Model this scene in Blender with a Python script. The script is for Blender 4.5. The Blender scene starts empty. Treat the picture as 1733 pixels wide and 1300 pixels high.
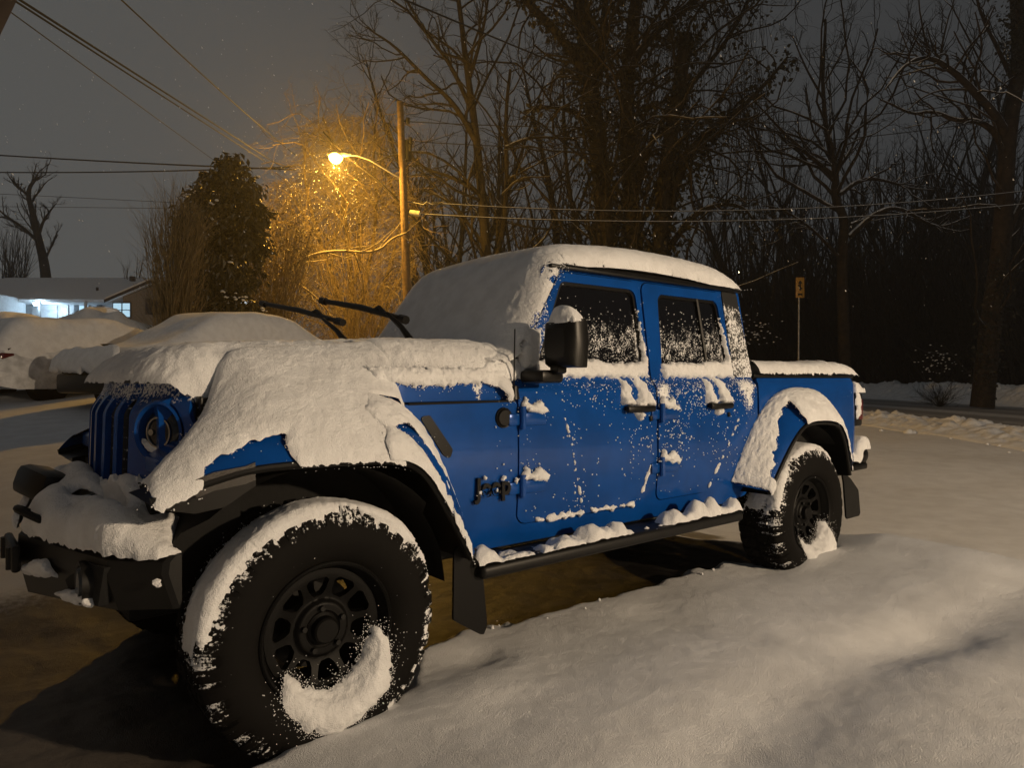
import bpy, bmesh, math, random
import numpy as np
from mathutils import Vector, Matrix, Euler
rnd = random.Random(7); rng = np.random.default_rng(7)
scene = bpy.context.scene
COL = scene.collection
A = np.array
PI = math.pi

# ------------------------------------------------------------------ noise
def _hash(ix, iy, iz):
    h = (ix.astype(np.int64)*374761393 + iy.astype(np.int64)*668265263 + iz.astype(np.int64)*1274126177) & 0xffffffff
    h = ((h ^ (h >> 13))*1274126177) & 0xffffffff
    h = ((h ^ (h >> 16))*2246822519) & 0xffffffff
    return ((h ^ (h >> 15)) & 0xffffff)/float(0xffffff)
def vnoise(x, y, z=0.0):
    x, y, z = np.broadcast_arrays(np.asarray(x, float), np.asarray(y, float), np.asarray(z, float))
    ix, iy, iz = np.floor(x), np.floor(y), np.floor(z)
    fx, fy, fz = x-ix, y-iy, z-iz
    fx = fx*fx*(3-2*fx); fy = fy*fy*(3-2*fy); fz = fz*fz*(3-2*fz)
    r = 0
    for a in (0, 1):
        for b in (0, 1):
            for c in (0, 1):
                r = r + _hash(ix+a, iy+b, iz+c)*(fx if a else 1-fx)*(fy if b else 1-fy)*(fz if c else 1-fz)
    return r*2-1
def fbm(x, y, z=0.0, f=1.0, o=3):
    r = 0; a = 1.0
    for k in range(o):
        r = r + a*vnoise(np.asarray(x)*f+17.3*k, np.asarray(y)*f+5.1*k, np.asarray(z)*f+3.7*k)
        a *= .5; f *= 2.03
    return r
def sst(a, b, x):
    t = np.clip((np.asarray(x, float)-a)/(b-a), 0, 1); return t*t*(3-2*t)
def lerp_path(p, pts):      # pts: list of tuples (p, a, b, ...) -> interpolated columns
    q = A(pts, float)
    return [np.interp(p, q[:, 0], q[:, k]) for k in range(1, q.shape[1])]
def smooth_poly(pts, n=80, it=3):
    P = A(pts, float)
    for _ in range(it):     # chaikin
        Q = [P[0]]
        for a, b in zip(P[:-1], P[1:]):
            Q += [a*.75+b*.25, a*.25+b*.75]
        Q.append(P[-1]); P = A(Q)
    d = np.r_[0, np.cumsum(np.linalg.norm(np.diff(P, axis=0), axis=1))]
    return d, P

# ------------------------------------------------------------------ materials
def newmat(name):
    m = bpy.data.materials.new(name); m.use_nodes = True
    nt = m.node_tree; b = nt.nodes['Principled BSDF']
    return m, nt, b
def N(nt, typ, **kw):
    n = nt.nodes.new(typ)
    for k, v in kw.items():
        if k in n.inputs.keys(): n.inputs[k].default_value = v
        else: setattr(n, k, v)
    return n
def setin(b, **kw):
    names = {'col': 'Base Color', 'rough': 'Roughness', 'metal': 'Metallic', 'spec': 'Specular IOR Level', 'coat': 'Coat Weight', 'coatr': 'Coat Roughness'}
    for k, v in kw.items():
        if k == 'col' and len(v) == 3: v = (*v, 1)
        b.inputs[names[k]].default_value = v
def noise_node(nt, scale, detail=3, rough=.55, coord='Object', vec=None):
    n = N(nt, 'ShaderNodeTexNoise', Scale=scale, Detail=detail, Roughness=rough)
    if vec is None:
        tc = N(nt, 'ShaderNodeTexCoord'); vec = tc.outputs[coord]
    nt.links.new(vec, n.inputs['Vector'])
    return n
def math_node(nt, op, a, b=None, clamp=False):
    n = nt.nodes.new('ShaderNodeMath'); n.operation = op; n.use_clamp = clamp
    for i, v in enumerate((a, b)):
        if v is None: continue
        if isinstance(v, (int, float)): n.inputs[i].default_value = v
        else: nt.links.new(v, n.inputs[i])
    return n.outputs[0]
def ramp(nt, v, lo, hi):
    n = nt.nodes.new('ShaderNodeMapRange'); n.inputs[1].default_value = lo; n.inputs[2].default_value = hi
    n.interpolation_type = 'SMOOTHSTEP'
    nt.links.new(v, n.inputs[0]); return n.outputs[0]
def mixcol(nt, f, a, b):
    n = nt.nodes.new('ShaderNodeMix'); n.data_type = 'RGBA'
    if isinstance(f, (int, float)): n.inputs[0].default_value = f
    else: nt.links.new(f, n.inputs[0])
    for i, v in ((6, a), (7, b)):
        if isinstance(v, tuple): n.inputs[i].default_value = (*v[:3], 1)
        else: nt.links.new(v, n.inputs[i])
    return n.outputs[2]
def bump(nt, b, h, strength, dist):
    n = N(nt, 'ShaderNodeBump', Strength=strength, Distance=dist)
    nt.links.new(h, n.inputs['Height']); nt.links.new(n.outputs[0], b.inputs['Normal'])
SNOWC = (.80, .81, .83)
def snow_mat(name, fine=230, amp=.006, dirt=0.0):
    m, nt, b = newmat(name); setin(b, col=SNOWC, rough=.75, spec=.25)
    n1 = noise_node(nt, fine, 2, .6); n2 = noise_node(nt, fine*.22, 3, .6)
    h = math_node(nt, 'ADD', n1.outputs[0], math_node(nt, 'MULTIPLY', n2.outputs[0], 1.6))
    bump(nt, b, h, .7, amp)
    n3 = noise_node(nt, 9, 3, .6)
    c = mixcol(nt, ramp(nt, n3.outputs[0], .3, .7), (.74-dirt, .745-dirt, .76-dirt), (.84-dirt, .85-dirt, .87-dirt))
    nt.links.new(c, b.inputs['Base Color'])
    # crystal glints
    vo = N(nt, 'ShaderNodeTexVoronoi', Scale=fine*1.6); tc = N(nt, 'ShaderNodeTexCoord'); nt.links.new(tc.outputs['Object'], vo.inputs['Vector'])
    sep = N(nt, 'ShaderNodeSeparateColor'); nt.links.new(vo.outputs['Color'], sep.inputs[0])
    g = math_node(nt, 'GREATER_THAN', sep.outputs[0], .975)
    nt.links.new(math_node(nt, 'SUBTRACT', .78, math_node(nt, 'MULTIPLY', g, .5)), b.inputs['Roughness'])
    return m
M = {}
M['snow'] = snow_mat('settled snow')
M['snow_far'] = snow_mat('distant snow', 30, .02)
M['snow_drift'] = snow_mat('drifted snow', 110, .006)

def specked(name, col, rough, metal=0, coat=0, spec=.5, coatr=.05, sc=95, flake=False):
    """a hard surface with snow dust wherever the 'sp' attribute allows it"""
    m, nt, b = newmat(name)
    setin(b, rough=rough, metal=metal, coat=coat, spec=spec, coatr=coatr)
    at = N(nt, 'ShaderNodeAttribute', attribute_name='sp')
    n1 = noise_node(nt, sc, 4, .62); n2 = noise_node(nt, sc*.16, 2, .5)
    v = math_node(nt, 'ADD', math_node(nt, 'MULTIPLY', n1.outputs[0], .8), math_node(nt, 'MULTIPLY', n2.outputs[0], .35))
    v = math_node(nt, 'ADD', v, math_node(nt, 'MULTIPLY', at.outputs['Fac'], .42))
    f = ramp(nt, v, .865, .95)
    base = col
    n3 = noise_node(nt, 3.2, 4, .6)
    base = mixcol(nt, ramp(nt, n3.outputs[0], .3, .75), col, tuple(c*.72 for c in col))
    nt.links.new(mixcol(nt, f, base, SNOWC), b.inputs['Base Color'])
    nt.links.new(math_node(nt, 'ADD', rough, math_node(nt, 'MULTIPLY', f, .85-rough)), b.inputs['Roughness'])
    if metal: nt.links.new(math_node(nt, 'MULTIPLY', math_node(nt, 'SUBTRACT', 1.0, f), metal), b.inputs['Metallic'])
    if coat: nt.links.new(math_node(nt, 'MULTIPLY', math_node(nt, 'SUBTRACT', 1.0, f), coat), b.inputs['Coat Weight'])
    hh = math_node(nt, 'ADD', f, math_node(nt, 'MULTIPLY', n1.outputs[0], .05 if not flake else .02))
    bump(nt, b, hh, .6, .004)
    return m
M['paint'] = specked('blue car paint', (.003, .066, .315), .22, metal=.12, coat=.22, coatr=.06, spec=.25)
M['glass'] = specked('dark window glass', (.004, .004, .005), .08, spec=.5, sc=120)
M['plastic'] = specked('black plastic', (.0045, .0041, .0037), .38, spec=.25)
M['hardtop'] = specked('black hardtop', (.010, .010, .010), .5, sc=75)
M['rubber'] = specked('tyre rubber', (.0055, .0048, .0042), .75, spec=.12, sc=90)
M['rim'] = specked('matte black wheel', (.003, .0027, .0024), .5, metal=0, sc=110, spec=.16)
M['steel'] = specked('black powder coated steel', (.006, .0055, .005), .48, spec=.3)
def simple(name, col, rough=.6, metal=0, nscale=0, namp=0, var=.3, emis=None, estr=0):
    m, nt, b = newmat(name); setin(b, col=col, rough=rough, metal=metal)
    if nscale:
        n = noise_node(nt, nscale, 4, .6)
        c = mixcol(nt, ramp(nt, n.outputs[0], .25, .75), tuple(x*(1-var) for x in col), tuple(min(1, x*(1+var)) for x in col))
        nt.links.new(c, b.inputs['Base Color'])
        if namp: bump(nt, b, n.outputs[0], .7, namp)
    if emis:
        b.inputs['Emission Color'].default_value = (*emis, 1); b.inputs['Emission Strength'].default_value = estr
    return m
M['void'] = simple('unlit black underbody', (.003, .003, .003), .9, 0, 20, .004)
M['amber'] = simple('amber lens', (.010, .006, .003), .15, 0, 60, .001)
M['redlens'] = simple('red lens', (.09, .004, .004), .15, 0, 60, .001)
M['headglass'] = simple('dark headlamp glass', (.010, .013, .017), .04, 0, 12, .0)
M['clear'] = simple('lamp lens', (.03, .035, .04), .06, 0, 40, .001)
M['chrome'] = simple('lamp reflector', (.35, .37, .4), .12, 1.0, 30, .001)

# ------------------------------------------------------------------ mesh helpers
def mk(name, v, f, mat, parent=None, smooth=True, attrs=None, angle=None):
    me = bpy.data.meshes.new(name)
    v = np.asarray(v, float)
    me.from_pydata(v.tolist() if len(v) else [], [], [list(map(int, q)) for q in f])
    me.materials.append(mat)
    if attrs:
        for k, a in attrs.items():
            at = me.attributes.new(k, 'FLOAT', 'POINT'); at.data.foreach_set('value', np.asarray(a, np.float32))
    me.validate(); me.update()
    if smooth:
        me.polygons.foreach_set('use_smooth', np.ones(len(me.polygons), bool))
        if angle: me.set_sharp_from_angle(angle=math.radians(angle))
    o = bpy.data.objects.new(name, me); COL.objects.link(o)
    if parent is not None: o.parent = parent
    return o
def thing(name, label, cat, loc=(0, 0, 0), rz=0, group=None):
    o = bpy.data.objects.new(name, None); COL.objects.link(o)
    o.location = loc; o.rotation_euler = (0, 0, rz); o.empty_display_size = .2
    return tag(o, label, cat, group)
def tag(o, label=None, cat=None, group=None, kind=None):
    if label: o['label'] = label
    if cat: o['category'] = cat
    if group: o['group'] = group
    if kind: o['kind'] = kind
    return o
def grid_faces(nu, nv, wrapu=False, wrapv=False):
    iu = np.arange(nu if wrapu else nu-1); iv = np.arange(nv if wrapv else nv-1)
    U, V = np.meshgrid(iu, iv, indexing='ij')
    U2 = (U+1) % nu; V2 = (V+1) % nv
    return np.stack([U*nv+V, U2*nv+V, U2*nv+V2, U*nv+V2], -1).reshape(-1, 4)
class MB:
    def __init__(s): s.v = []; s.f = []; s.n = 0
    def add(s, v, f):
        v = np.asarray(v, float).reshape(-1, 3)
        s.v.append(v); s.f += [[int(i)+s.n for i in q] for q in f]; s.n += len(v); return s
    def box(s, c, size, bev=0.0, rot=None, seg=2):
        bm = bmesh.new(); bmesh.ops.create_cube(bm, size=1)
        for v in bm.verts: v.co = Vector((v.co.x*size[0], v.co.y*size[1], v.co.z*size[2]))
        if bev: bmesh.ops.bevel(bm, geom=list(bm.edges), offset=bev, segments=seg, profile=.5, affect='EDGES')
        R = Euler(rot).to_matrix() if rot else Matrix.Identity(3)
        bm.verts.index_update()
        v = [tuple(R @ q.co + Vector(c)) for q in bm.verts]; f = [[q.index for q in p.verts] for p in bm.faces]
        bm.free(); return s.add(v, f)
    def tube(s, pts, r, n=8, cap=True):
        P = A(pts, float); k = len(P); r = np.broadcast_to(np.asarray(r, float), (k,))
        T = np.gradient(P, axis=0); T /= np.linalg.norm(T, axis=1)[:, None]+1e-9
        ref = A([0, 0, 1.]) if abs(T[0][2]) < .9 else A([1., 0, 0])
        X = np.cross(T, ref); X /= np.linalg.norm(X, axis=1)[:, None]+1e-9; Y = np.cross(T, X)
        a = np.arange(n)*2*PI/n
        V = P[:, None]+r[:, None, None]*(np.cos(a)[None, :, None]*X[:, None]+np.sin(a)[None, :, None]*Y[:, None])
        f = grid_faces(k, n, False, True).tolist()
        if cap: f += [list(range(n))[::-1], list(range((k-1)*n, k*n))]
        return s.add(V, f)
    def loft(s, secs, closed=True, cap=True):
        S = A(secs, float); k, n = S.shape[:2]
        f = grid_faces(k, n, False, closed).tolist()
        if cap: f += [list(range(n))[::-1], list(range((k-1)*n, k*n))]
        return s.add(S, f)
    def lathe(s, prof, n=48, c=(0, 0, 0), axis='y'):
        a = np.arange(n)*2*PI/n; p = A(prof, float)     # (r, h)
        if axis == 'y': V = np.stack([np.outer(np.cos(a), p[:, 0]), np.broadcast_to(p[:, 1], (n, len(p))), np.outer(np.sin(a), p[:, 0])], -1)
        elif axis == 'x': V = np.stack([np.broadcast_to(p[:, 1], (n, len(p))), np.outer(np.cos(a), p[:, 0]), np.outer(np.sin(a), p[:, 0])], -1)
        else: V = np.stack([np.outer(np.cos(a), p[:, 0]), np.outer(np.sin(a), p[:, 0]), np.broadcast_to(p[:, 1], (n, len(p)))], -1)
        return s.add(V+A(c), grid_faces(n, len(p), True, False))
    def build(s, name, mat, parent=None, smooth=True, angle=35, attrs=None):
        return mk(name, np.concatenate(s.v), s.f, mat, parent, smooth, attrs, angle)

ico = [(0, 0, 1), (.89, 0, .45), (.28, .85, .45), (-.72, .53, .45), (-.72, -.53, .45), (.28, -.85, .45), (.72, .53, -.45), (-.28, .85, -.45), (-.89, 0, -.45), (-.28, -.85, -.45), (.72, -.53, -.45), (0, 0, -1)]
icf = [(0, 1, 2), (0, 2, 3), (0, 3, 4), (0, 4, 5), (0, 5, 1), (1, 6, 2), (2, 7, 3), (3, 8, 4), (4, 9, 5), (5, 10, 1), (2, 6, 7), (3, 7, 8), (4, 8, 9), (5, 9, 10), (1, 10, 6), (6, 11, 7), (7, 11, 8), (8, 11, 9), (9, 11, 10), (10, 11, 6)]
ICO = A(ico)
def sd_poly(U, V, poly):
    p = A(poly, float); n = len(p); d = np.full(U.shape, 1e9); s = np.ones(U.shape)
    j = n-1
    for i in range(n):
        ex, ey = p[j]-p[i]; wx, wy = U-p[i, 0], V-p[i, 1]
        t = np.clip((wx*ex+wy*ey)/(ex*ex+ey*ey+1e-12), 0, 1)
        d = np.minimum(d, (wx-ex*t)**2+(wy-ey*t)**2)
        c1 = V >= p[i, 1]; c2 = V < p[j, 1]; c3 = ex*wy > ey*wx
        flip = (c1 & c2 & c3) | (~c1 & ~c2 & ~c3)
        s = np.where(flip, -s, s); j = i
    return s*np.sqrt(d)
def inset(poly, r):
    p = A(poly, float); n = len(p)
    area = sum(p[i-1, 0]*p[i, 1]-p[i, 0]*p[i-1, 1] for i in range(n))
    sg = 1 if area > 0 else -1
    out = []
    for i in range(n):
        a, b, c = p[i-1], p[i], p[(i+1) % n]
        e1 = (b-a)/np.linalg.norm(b-a); e2 = (c-b)/np.linalg.norm(c-b)
        n1 = A([-e1[1], e1[0]])*sg; n2 = A([-e2[1], e2[0]])*sg
        q = n1+n2; q = q/(np.dot(q, q)+1e-9)*2
        out.append(b+q*r)
    return out
def rpoly(poly, r):
    q = inset(poly, r)
    return lambda U, V: sd_poly(U, V, q)-r
def sheet(name, sdf, bb, step, P, mat, parent, thick=0.0, out=(0, -1, 0), rise=None, attr=None, upmix=0.0, angle=None, fringe=None):
    """surface over the region sdf<0 of the (u,v) rectangle bb; P maps (u,v) to 3-D. thick>0 makes a solid panel,
    rise(u,v,d) lifts it (snow)."""
    u0, u1, v0, v1 = bb
    su, sv = (step if isinstance(step, tuple) else (step, step))
    nu = max(3, int(round((u1-u0)/su))+1); nv = max(3, int(round((v1-v0)/sv))+1)
    u = np.linspace(u0, u1, nu); v = np.linspace(v0, v1, nv)
    U, V = np.meshgrid(u, v, indexing='ij'); D = sdf(U, V)
    ins = D < 0
    idx = -np.ones((nu, nv), int); idx[ins] = np.arange(ins.sum())
    uv = [np.stack([U[ins], V[ins]], -1)]; dd = [-D[ins]]; n = int(ins.sum())
    c = [ins[:-1, :-1], ins[1:, :-1], ins[1:, 1:], ins[:-1, 1:]]
    full = c[0] & c[1] & c[2] & c[3]; mixed = (c[0] | c[1] | c[2] | c[3]) & ~full
    I, J = np.nonzero(full)
    faces = np.stack([idx[I, J], idx[I+1, J], idx[I+1, J+1], idx[I, J+1]], -1).tolist()
    ed = {}; euv = []
    def ept(a, b):
        nonlocal n
        k = (a, b) if a < b else (b, a)
        if k not in ed:
            da, db = D[a], D[b]; t = da/(da-db)
            euv.append((U[a]+(U[b]-U[a])*t, V[a]+(V[b]-V[a])*t)); ed[k] = n; n += 1
        return ed[k]
    for i, j in zip(*np.nonzero(mixed)):
        cs = [(i, j), (i+1, j), (i+1, j+1), (i, j+1)]; poly = []
        for k in range(4):
            a, b = cs[k], cs[(k+1) % 4]
            if ins[a]: poly.append(int(idx[a]))
            if ins[a] != ins[b]: poly.append(ept(a, b))
        if len(poly) >= 3: faces.append(poly)
    if euv: uv.append(A(euv)); dd.append(np.zeros(len(euv)))
    uv = np.concatenate(uv); d = np.concatenate(dd)
    if len(uv) < 3: return None
    X = A(P(uv[:, 0], uv[:, 1])).T
    e = 1e-3
    Pu = A(P(uv[:, 0]+e, uv[:, 1])); Pv = A(P(uv[:, 0], uv[:, 1]+e)); Pu = Pu.T; Pv = Pv.T
    nn = np.cross(Pu-X, Pv-X); nn /= np.linalg.norm(nn, axis=1)[:, None]+1e-12
    o = out(X) if callable(out) else np.broadcast_to(A(out, float), X.shape)
    flip = (nn*o).sum(1) < 0; nn[flip] *= -1
    if flip.mean() > .5: faces = [q[::-1] for q in faces]
    if rise is not None:
        dr = nn*(1-upmix)+A([0, 0, 1.])*upmix; dr /= np.linalg.norm(dr, axis=1)[:, None]+1e-9
        X = X+dr*np.asarray(rise(uv[:, 0], uv[:, 1], d))[:, None]
    at = {'sp': np.broadcast_to(attr(uv[:, 0], uv[:, 1], d), d.shape)} if attr is not None else None
    if fringe and euv:      # loose grains thinning out beyond the edge
        cnt_, sc_, rad = fringe; ev_ = A(euv); k = rng.integers(0, len(ev_), cnt_)
        q = ev_[k]+rng.normal(0, 1, (cnt_, 2))*A([su/min(su, sv), sv/min(su, sv)])*rng.exponential(sc_, (cnt_, 1))
        Xq = A(P(q[:, 0], q[:, 1])).T; base_n = len(X); blk = []
        for i_, c_ in enumerate(Xq):
            blk.append(ICO*rng.uniform(.5, 1.35, (12, 3))*rad*rng.uniform(.4, 1.3)+c_); o_ = base_n+12*i_
            faces += [[a_+o_, b_+o_, c2_+o_] for a_, b_, c2_ in icf]
        X = np.concatenate([X]+blk)
        if at: at = {'sp': np.r_[at['sp'], np.ones(len(X)-base_n)]}
    if thick:
        cnt = {}
        for q in faces:
            for a, b in zip(q, q[1:]+q[:1]): cnt[(a, b)] = 1
        bd = [(a, b) for (a, b) in cnt if (b, a) not in cnt]
        off = len(X); X = np.concatenate([X, X-nn*thick])
        faces = faces+[[x+off for x in q[::-1]] for q in faces]+[[b, a, a+off, b+off] for a, b in bd]
        if at: at = {'sp': np.tile(at['sp'], 2)}
        if angle is None: angle = 40
    return mk(name, X, faces, mat, parent, True, at, angle)
def dollop(h, r, rough=.0, f=30.0):
    def g(u, v, d):
        k = np.clip(d/r, 0, 1)
        return h*np.sqrt(1-(1-k)**2)+rough*fbm(u, v, 1.7, f, 3)*np.clip(d/(r*.4), 0, 1)
    return g
HAZE = 0.0021; FLOOD = 4300
# ------------------------------------------------------------------ PICKUP TRUCK (local frame: x rearward, y to the far side, z up)
H_CAM = 1.345
P0 = A([-.637, 2.495]); TH = math.atan2(.64018, .76822)
UU = A([math.cos(TH), math.sin(TH)]); WW = A([-UU[1], UU[0]])
truck = thing('pickup_truck', 'blue four-door pickup truck with black wheels, its hood, windshield and roof buried in snow', 'pickup truck', (P0[0], P0[1], 0), TH)
SC = .93; RT = .445; TR = 3.42         # centre line, tyre radius, rear axle
def zz(*a): return np.broadcast_arrays(*[np.asarray(q, float) for q in a])
def s_side(z):
    z = np.asarray(z, float)
    lo = .165+.035*np.clip((.98-z)/.4, 0, 1.2)**2+.008*np.clip((z-.98)/.3, 0, 1)**2
    sh = .045*sst(1.275, 1.355, z)
    return lo+sh+np.clip(z-1.35, 0, 1)*.14
def Pside(off=0.0):
    return lambda t, z: zz(t, s_side(z)+off, z)
def flip(P):
    def q(t, z):
        X = P(t, z); return X[0], 2*SC-X[1], X[2]
    return q
arch_f = [(.25, 1.16), (.40, 1.12), (.50, 1.0), (.60, .80), (.70, .58)]
body_pts = [(.36, 1.235), (.985, 1.238), (.99, 1.37), (1.285, 1.915), (3.0, 1.915), (3.03, 1.35), (3.01, .75), (2.93, .60), (2.7, .57), (.72, .575)]+arch_f[::-1][1:4]
front_door = [(1.006, 1.335), (1.006, .668), (1.855, .658), (1.985, .95), (1.985, 1.885), (1.385, 1.885), (1.04, 1.385)]
rear_door = [(2.015, 1.885), (2.015, .668), (2.46, .668), (2.80, 1.10), (2.825, 1.36), (2.785, 1.885)]
win_f = [(1.145, 1.365), (1.385, 1.838), (1.955, 1.838), (1.978, 1.365)]
win_r = [(2.115, 1.365), (2.15, 1.83), (2.735, 1.83), (2.80, 1.365)]
fd, rd = rpoly(front_door, .055), rpoly(rear_door, .05)
wf, wr = rpoly(win_f, .05), rpoly(win_r, .05)
def sp_body(t, z, d):      # where dry snow clings
    q = .06*sst(.7, 1.3, z)+.18*np.exp(-((t-1.35)/.10)**2)*sst(.6, .9, z)*(z < 1.25)
    q = q+.16*sst(1.0, 2.4, t)*sst(.68, .95, z)+.24*np.exp(-((z-1.30)/.05)**2)*(t > 1.15)+.12*sst(1.45, 1.30, z)*sst(1.1, 1.3, z)*(t > 1.1)
    q = q+.75*np.exp(-((t-2.07)/.05)**2-((z-1.25)/.06)**2)+.7*np.exp(-((t-2.93)/.05)**2-((z-1.24)/.09)**2)+.14*sst(2.72, 2.85, t)
    q = q+.55*np.exp(-((t-2.0)/.03)**2)*sst(1.35, 1.5, z)*.5
    q = q+.62*sst(.07, -.01, z-(1.37+(t-.99)*1.86)+.0)*(t < 1.28)*(z > 1.36)   # windshield pillar
    return q-.25*(t < .99)*(z < 1.33)+.5*(t < 1.0)*sst(1.27, 1.31, z)
sp_none = lambda u, v, d: d*0-1.0
# cab side with the door openings cut out of it
bodysd = lambda U, V: np.maximum(rpoly(body_pts, .03)(U, V), np.maximum(-(fd(U, V)-.005), -(rd(U, V)-.005)))
sheet('cab_side', bodysd, (.30, 3.06, .55, 1.93), .018, Pside(), M['paint'], truck, .02, attr=sp_body)
sheet('cab_side', rpoly(body_pts, .03), (.30, 3.06, .55, 1.93), .03, flip(Pside()), M['paint'], truck, .02, out=(0, 1, 0), attr=sp_none)
for nm, dsd, wsd, bb, wbb in (('front_door', fd, wf, (1.0, 2.0, .64, 1.9), (1.12, 2.0, 1.35, 1.85)), ('rear_door', rd, wr, (2.0, 2.84, .64, 1.9), (2.1, 2.82, 1.35, 1.84))):
    dsk = lambda U, V, a=dsd, b=wsd: np.maximum(a(U, V), -(b(U, V)))
    dr = sheet(nm, dsk, bb, .013, Pside(-.006), M['paint'], truck, .035, attr=sp_body)
    def sp_win(t, z, d):
        k = sst(1.80, 1.55, z)
        return .12+.52*k-.25*sst(1.46, 1.43, z)*sst(1.40, 1.43, z)+.4*sst(.035, .0, d)*(t > 1.6)*(z < 1.7)
    w = sheet('window', lambda U, V, b=wsd: b(U, V)+.012, wbb, .014, Pside(.016), M['glass'], dr, .006, attr=sp_win)
    ring = lambda U, V, b=wsd: np.maximum(b(U, V), -(b(U, V)+.017))
    sheet('window_seal', ring, wbb, .008, Pside(.004), M['plastic'], dr, .012, attr=lambda u, v, d: d*0-.2+.5*(u > 1.9))
    # snow lying on the lower edge of the glass
    lo, hi = (1.13, 1.985) if nm[0] == 'f' else (2.11, 2.805)
    def ledge(U, V, b=wsd, lo=lo, hi=hi):
        top = 1.437+.012*fbm(U, 0*U, 0, 7, 2)
        e = np.maximum(V-top, 1.345-V); e = np.maximum(e, np.maximum(lo-U, U-hi))
        col = np.maximum(np.abs(U-(hi-.012-(V-1.36)*(.05 if hi < 2.2 else .16)))-.018*sst(1.75, 1.45, V), np.maximum(V-1.72, 1.4-V))
        return np.minimum(e, col)+.010*fbm(U, V, 2, 60, 3)
    sheet('window_snow', ledge, (lo-.02, hi+.02, 1.33, 1.76), .006, Pside(-.004), M['snow'], dr, rise=dollop(.028, .03, .003, 45), out=(0, -1, 0), fringe=(260, .012, .0035))
    # handle, hinges
    hx = (1.835, 1.185) if nm[0] == 'f' else (2.575, 1.182)
    h = MB(); sx = float(s_side(hx[1]))-.006
    h.box((hx[0], sx-.030, hx[1]-.004), (.225, .03, .036), .012); h.box((hx[0]-.085, sx-.012, hx[1]), (.035, .03, .03), .008); h.box((hx[0]+.085, sx-.012, hx[1]), (.04, .03, .03), .008)
    h.box((hx[0]+.11, sx-.008, hx[1]-.06), (.02, .012, .03), .005)
    hd = h.build('handle', M['plastic'], dr, attrs=None)
    # snow heaped on the handle: two lobes with the thumb scoop left open
    def hsn(U, V, c=hx):
        a = sd_poly(U, V, [(c[0]-.118, c[1]+.012), (c[0]-.125, c[1]+.05), (c[0]-.095, c[1]+.16), (c[0]-.04, c[1]+.14), (c[0]-.045, c[1]+.06), (c[0]-.02, c[1]+.03), (c[0]+.015, c[1]+.05), (c[0]+.01, c[1]+.15), (c[0]+.03, c[1]+.17), (c[0]+.07, c[1]+.165), (c[0]+.125, c[1]+.04), (c[0]+.12, c[1]+.012)])
        b = np.hypot((U-c[0]-.01)/1.2, V-(c[1]-.035))-.028
        return np.minimum(a, b)+.012*fbm(U, V, 3, 42, 3)
    sheet('handle_snow', hsn, (hx[0]-.15, hx[0]+.16, hx[1]-.09, hx[1]+.2), .005, Pside(-.004), M['snow'], dr,
          rise=lambda u, v, d, c=hx: (.018+.026*sst(c[1]+.10, c[1]+.01, v))*np.clip(d/.016, 0, 1)**.6+.005*fbm(u, v, 0, 40, 3)*np.clip(d/.01, 0, 1), out=(0, -1, 0), fringe=(70, .012, .003))
    for hz in ((1.165, .85) if nm[0] == 'f' else (1.155, .86)):
        t0 = 1.006 if nm[0] == 'f' else 2.017
        g = MB(); sx = float(s_side(hz))-.006
        g.tube([(t0+.012, sx-.016, hz-.055), (t0+.012, sx-.016, hz+.05)], .015, 10)
        g.box((t0+.085, sx-.006, hz-.01), (.15, .018, .062), .008); g.box((t0-.03, sx-.003, hz-.01), (.07, .014, .055), .006)
        g.build('hinge', M['paint'], dr)
        hs = lambda U, V, a=t0, b=hz: sd_poly(U, V, [(a+.0, b+.03), (a+.03, b+.095), (a+.07, b+.055), (a+.12, b+.075), (a+.19, b+.02), (a+.15, b+.005), (a+.06, b+.025)])+.012*fbm(U, V, 5+b, 45, 3)
        sheet('hinge_snow', hs, (t0-.03, t0+.22, hz-.02, hz+.12), .005, Pside(-.012), M['snow'], dr, rise=dollop(.022, .02, .002, 60), out=(0, -1, 0), fringe=(50, .012, .003))
    if nm[0] == 'r':
        dv = MB(); a, b = (2.575, 1.37), (2.545, 1.83)
        dv.tube([(a[0], float(s_side(a[1]))+.008, a[1]), (b[0], float(s_side(b[1]))+.008, b[1])], .011, 6)
        dv.build('window_divider', M['plastic'], dr)
# swage below the glass where the mirror sits, and snow caught in the door seams
for (a, b, zz0, zz1) in ((1.12, 1.45, .668, .662), (1.5, 1.83, .662, .66)):
    ln = lambda U, V, a=a, b=b: np.maximum(np.abs(V-.666-.006)-.011, np.maximum(a-U, U-b))+.013*fbm(U, V, 4, 38, 3)
    sn_ = sheet('seam_snow', ln, (a-.02, b+.02, .64, .71), .005, Pside(-.008), M['snow'], truck, rise=dollop(.012, .012), out=(0, -1, 0)); tag(sn_, kind='stuff')
def seg(a, b, r, f=30, am=.008, ph=0):
    a = A(a); b = A(b); e = b-a
    def g(U, V):
        t = np.clip(((U-a[0])*e[0]+(V-a[1])*e[1])/(e@e), 0, 1)
        return np.hypot(U-a[0]-e[0]*t, V-a[1]-e[1]*t)-r+am*fbm(U, V, ph, f, 3)
    return g
for i, (a, b) in enumerate((((1.87, .69), (1.97, .93)), ((2.5, .70), (2.80, 1.10)), ((1.30, 1.15), (1.42, .72)))):
    sn_ = sheet('seam_snow', seg(a, b, .003, 45, .012, i), (a[0]-.05, b[0]+.05, min(a[1], b[1])-.05, max(a[1], b[1])+.05), .005, Pside(-.008), M['snow'], truck, rise=dollop(.008, .008), out=(0, -1, 0)); tag(sn_, kind='stuff')
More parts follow.
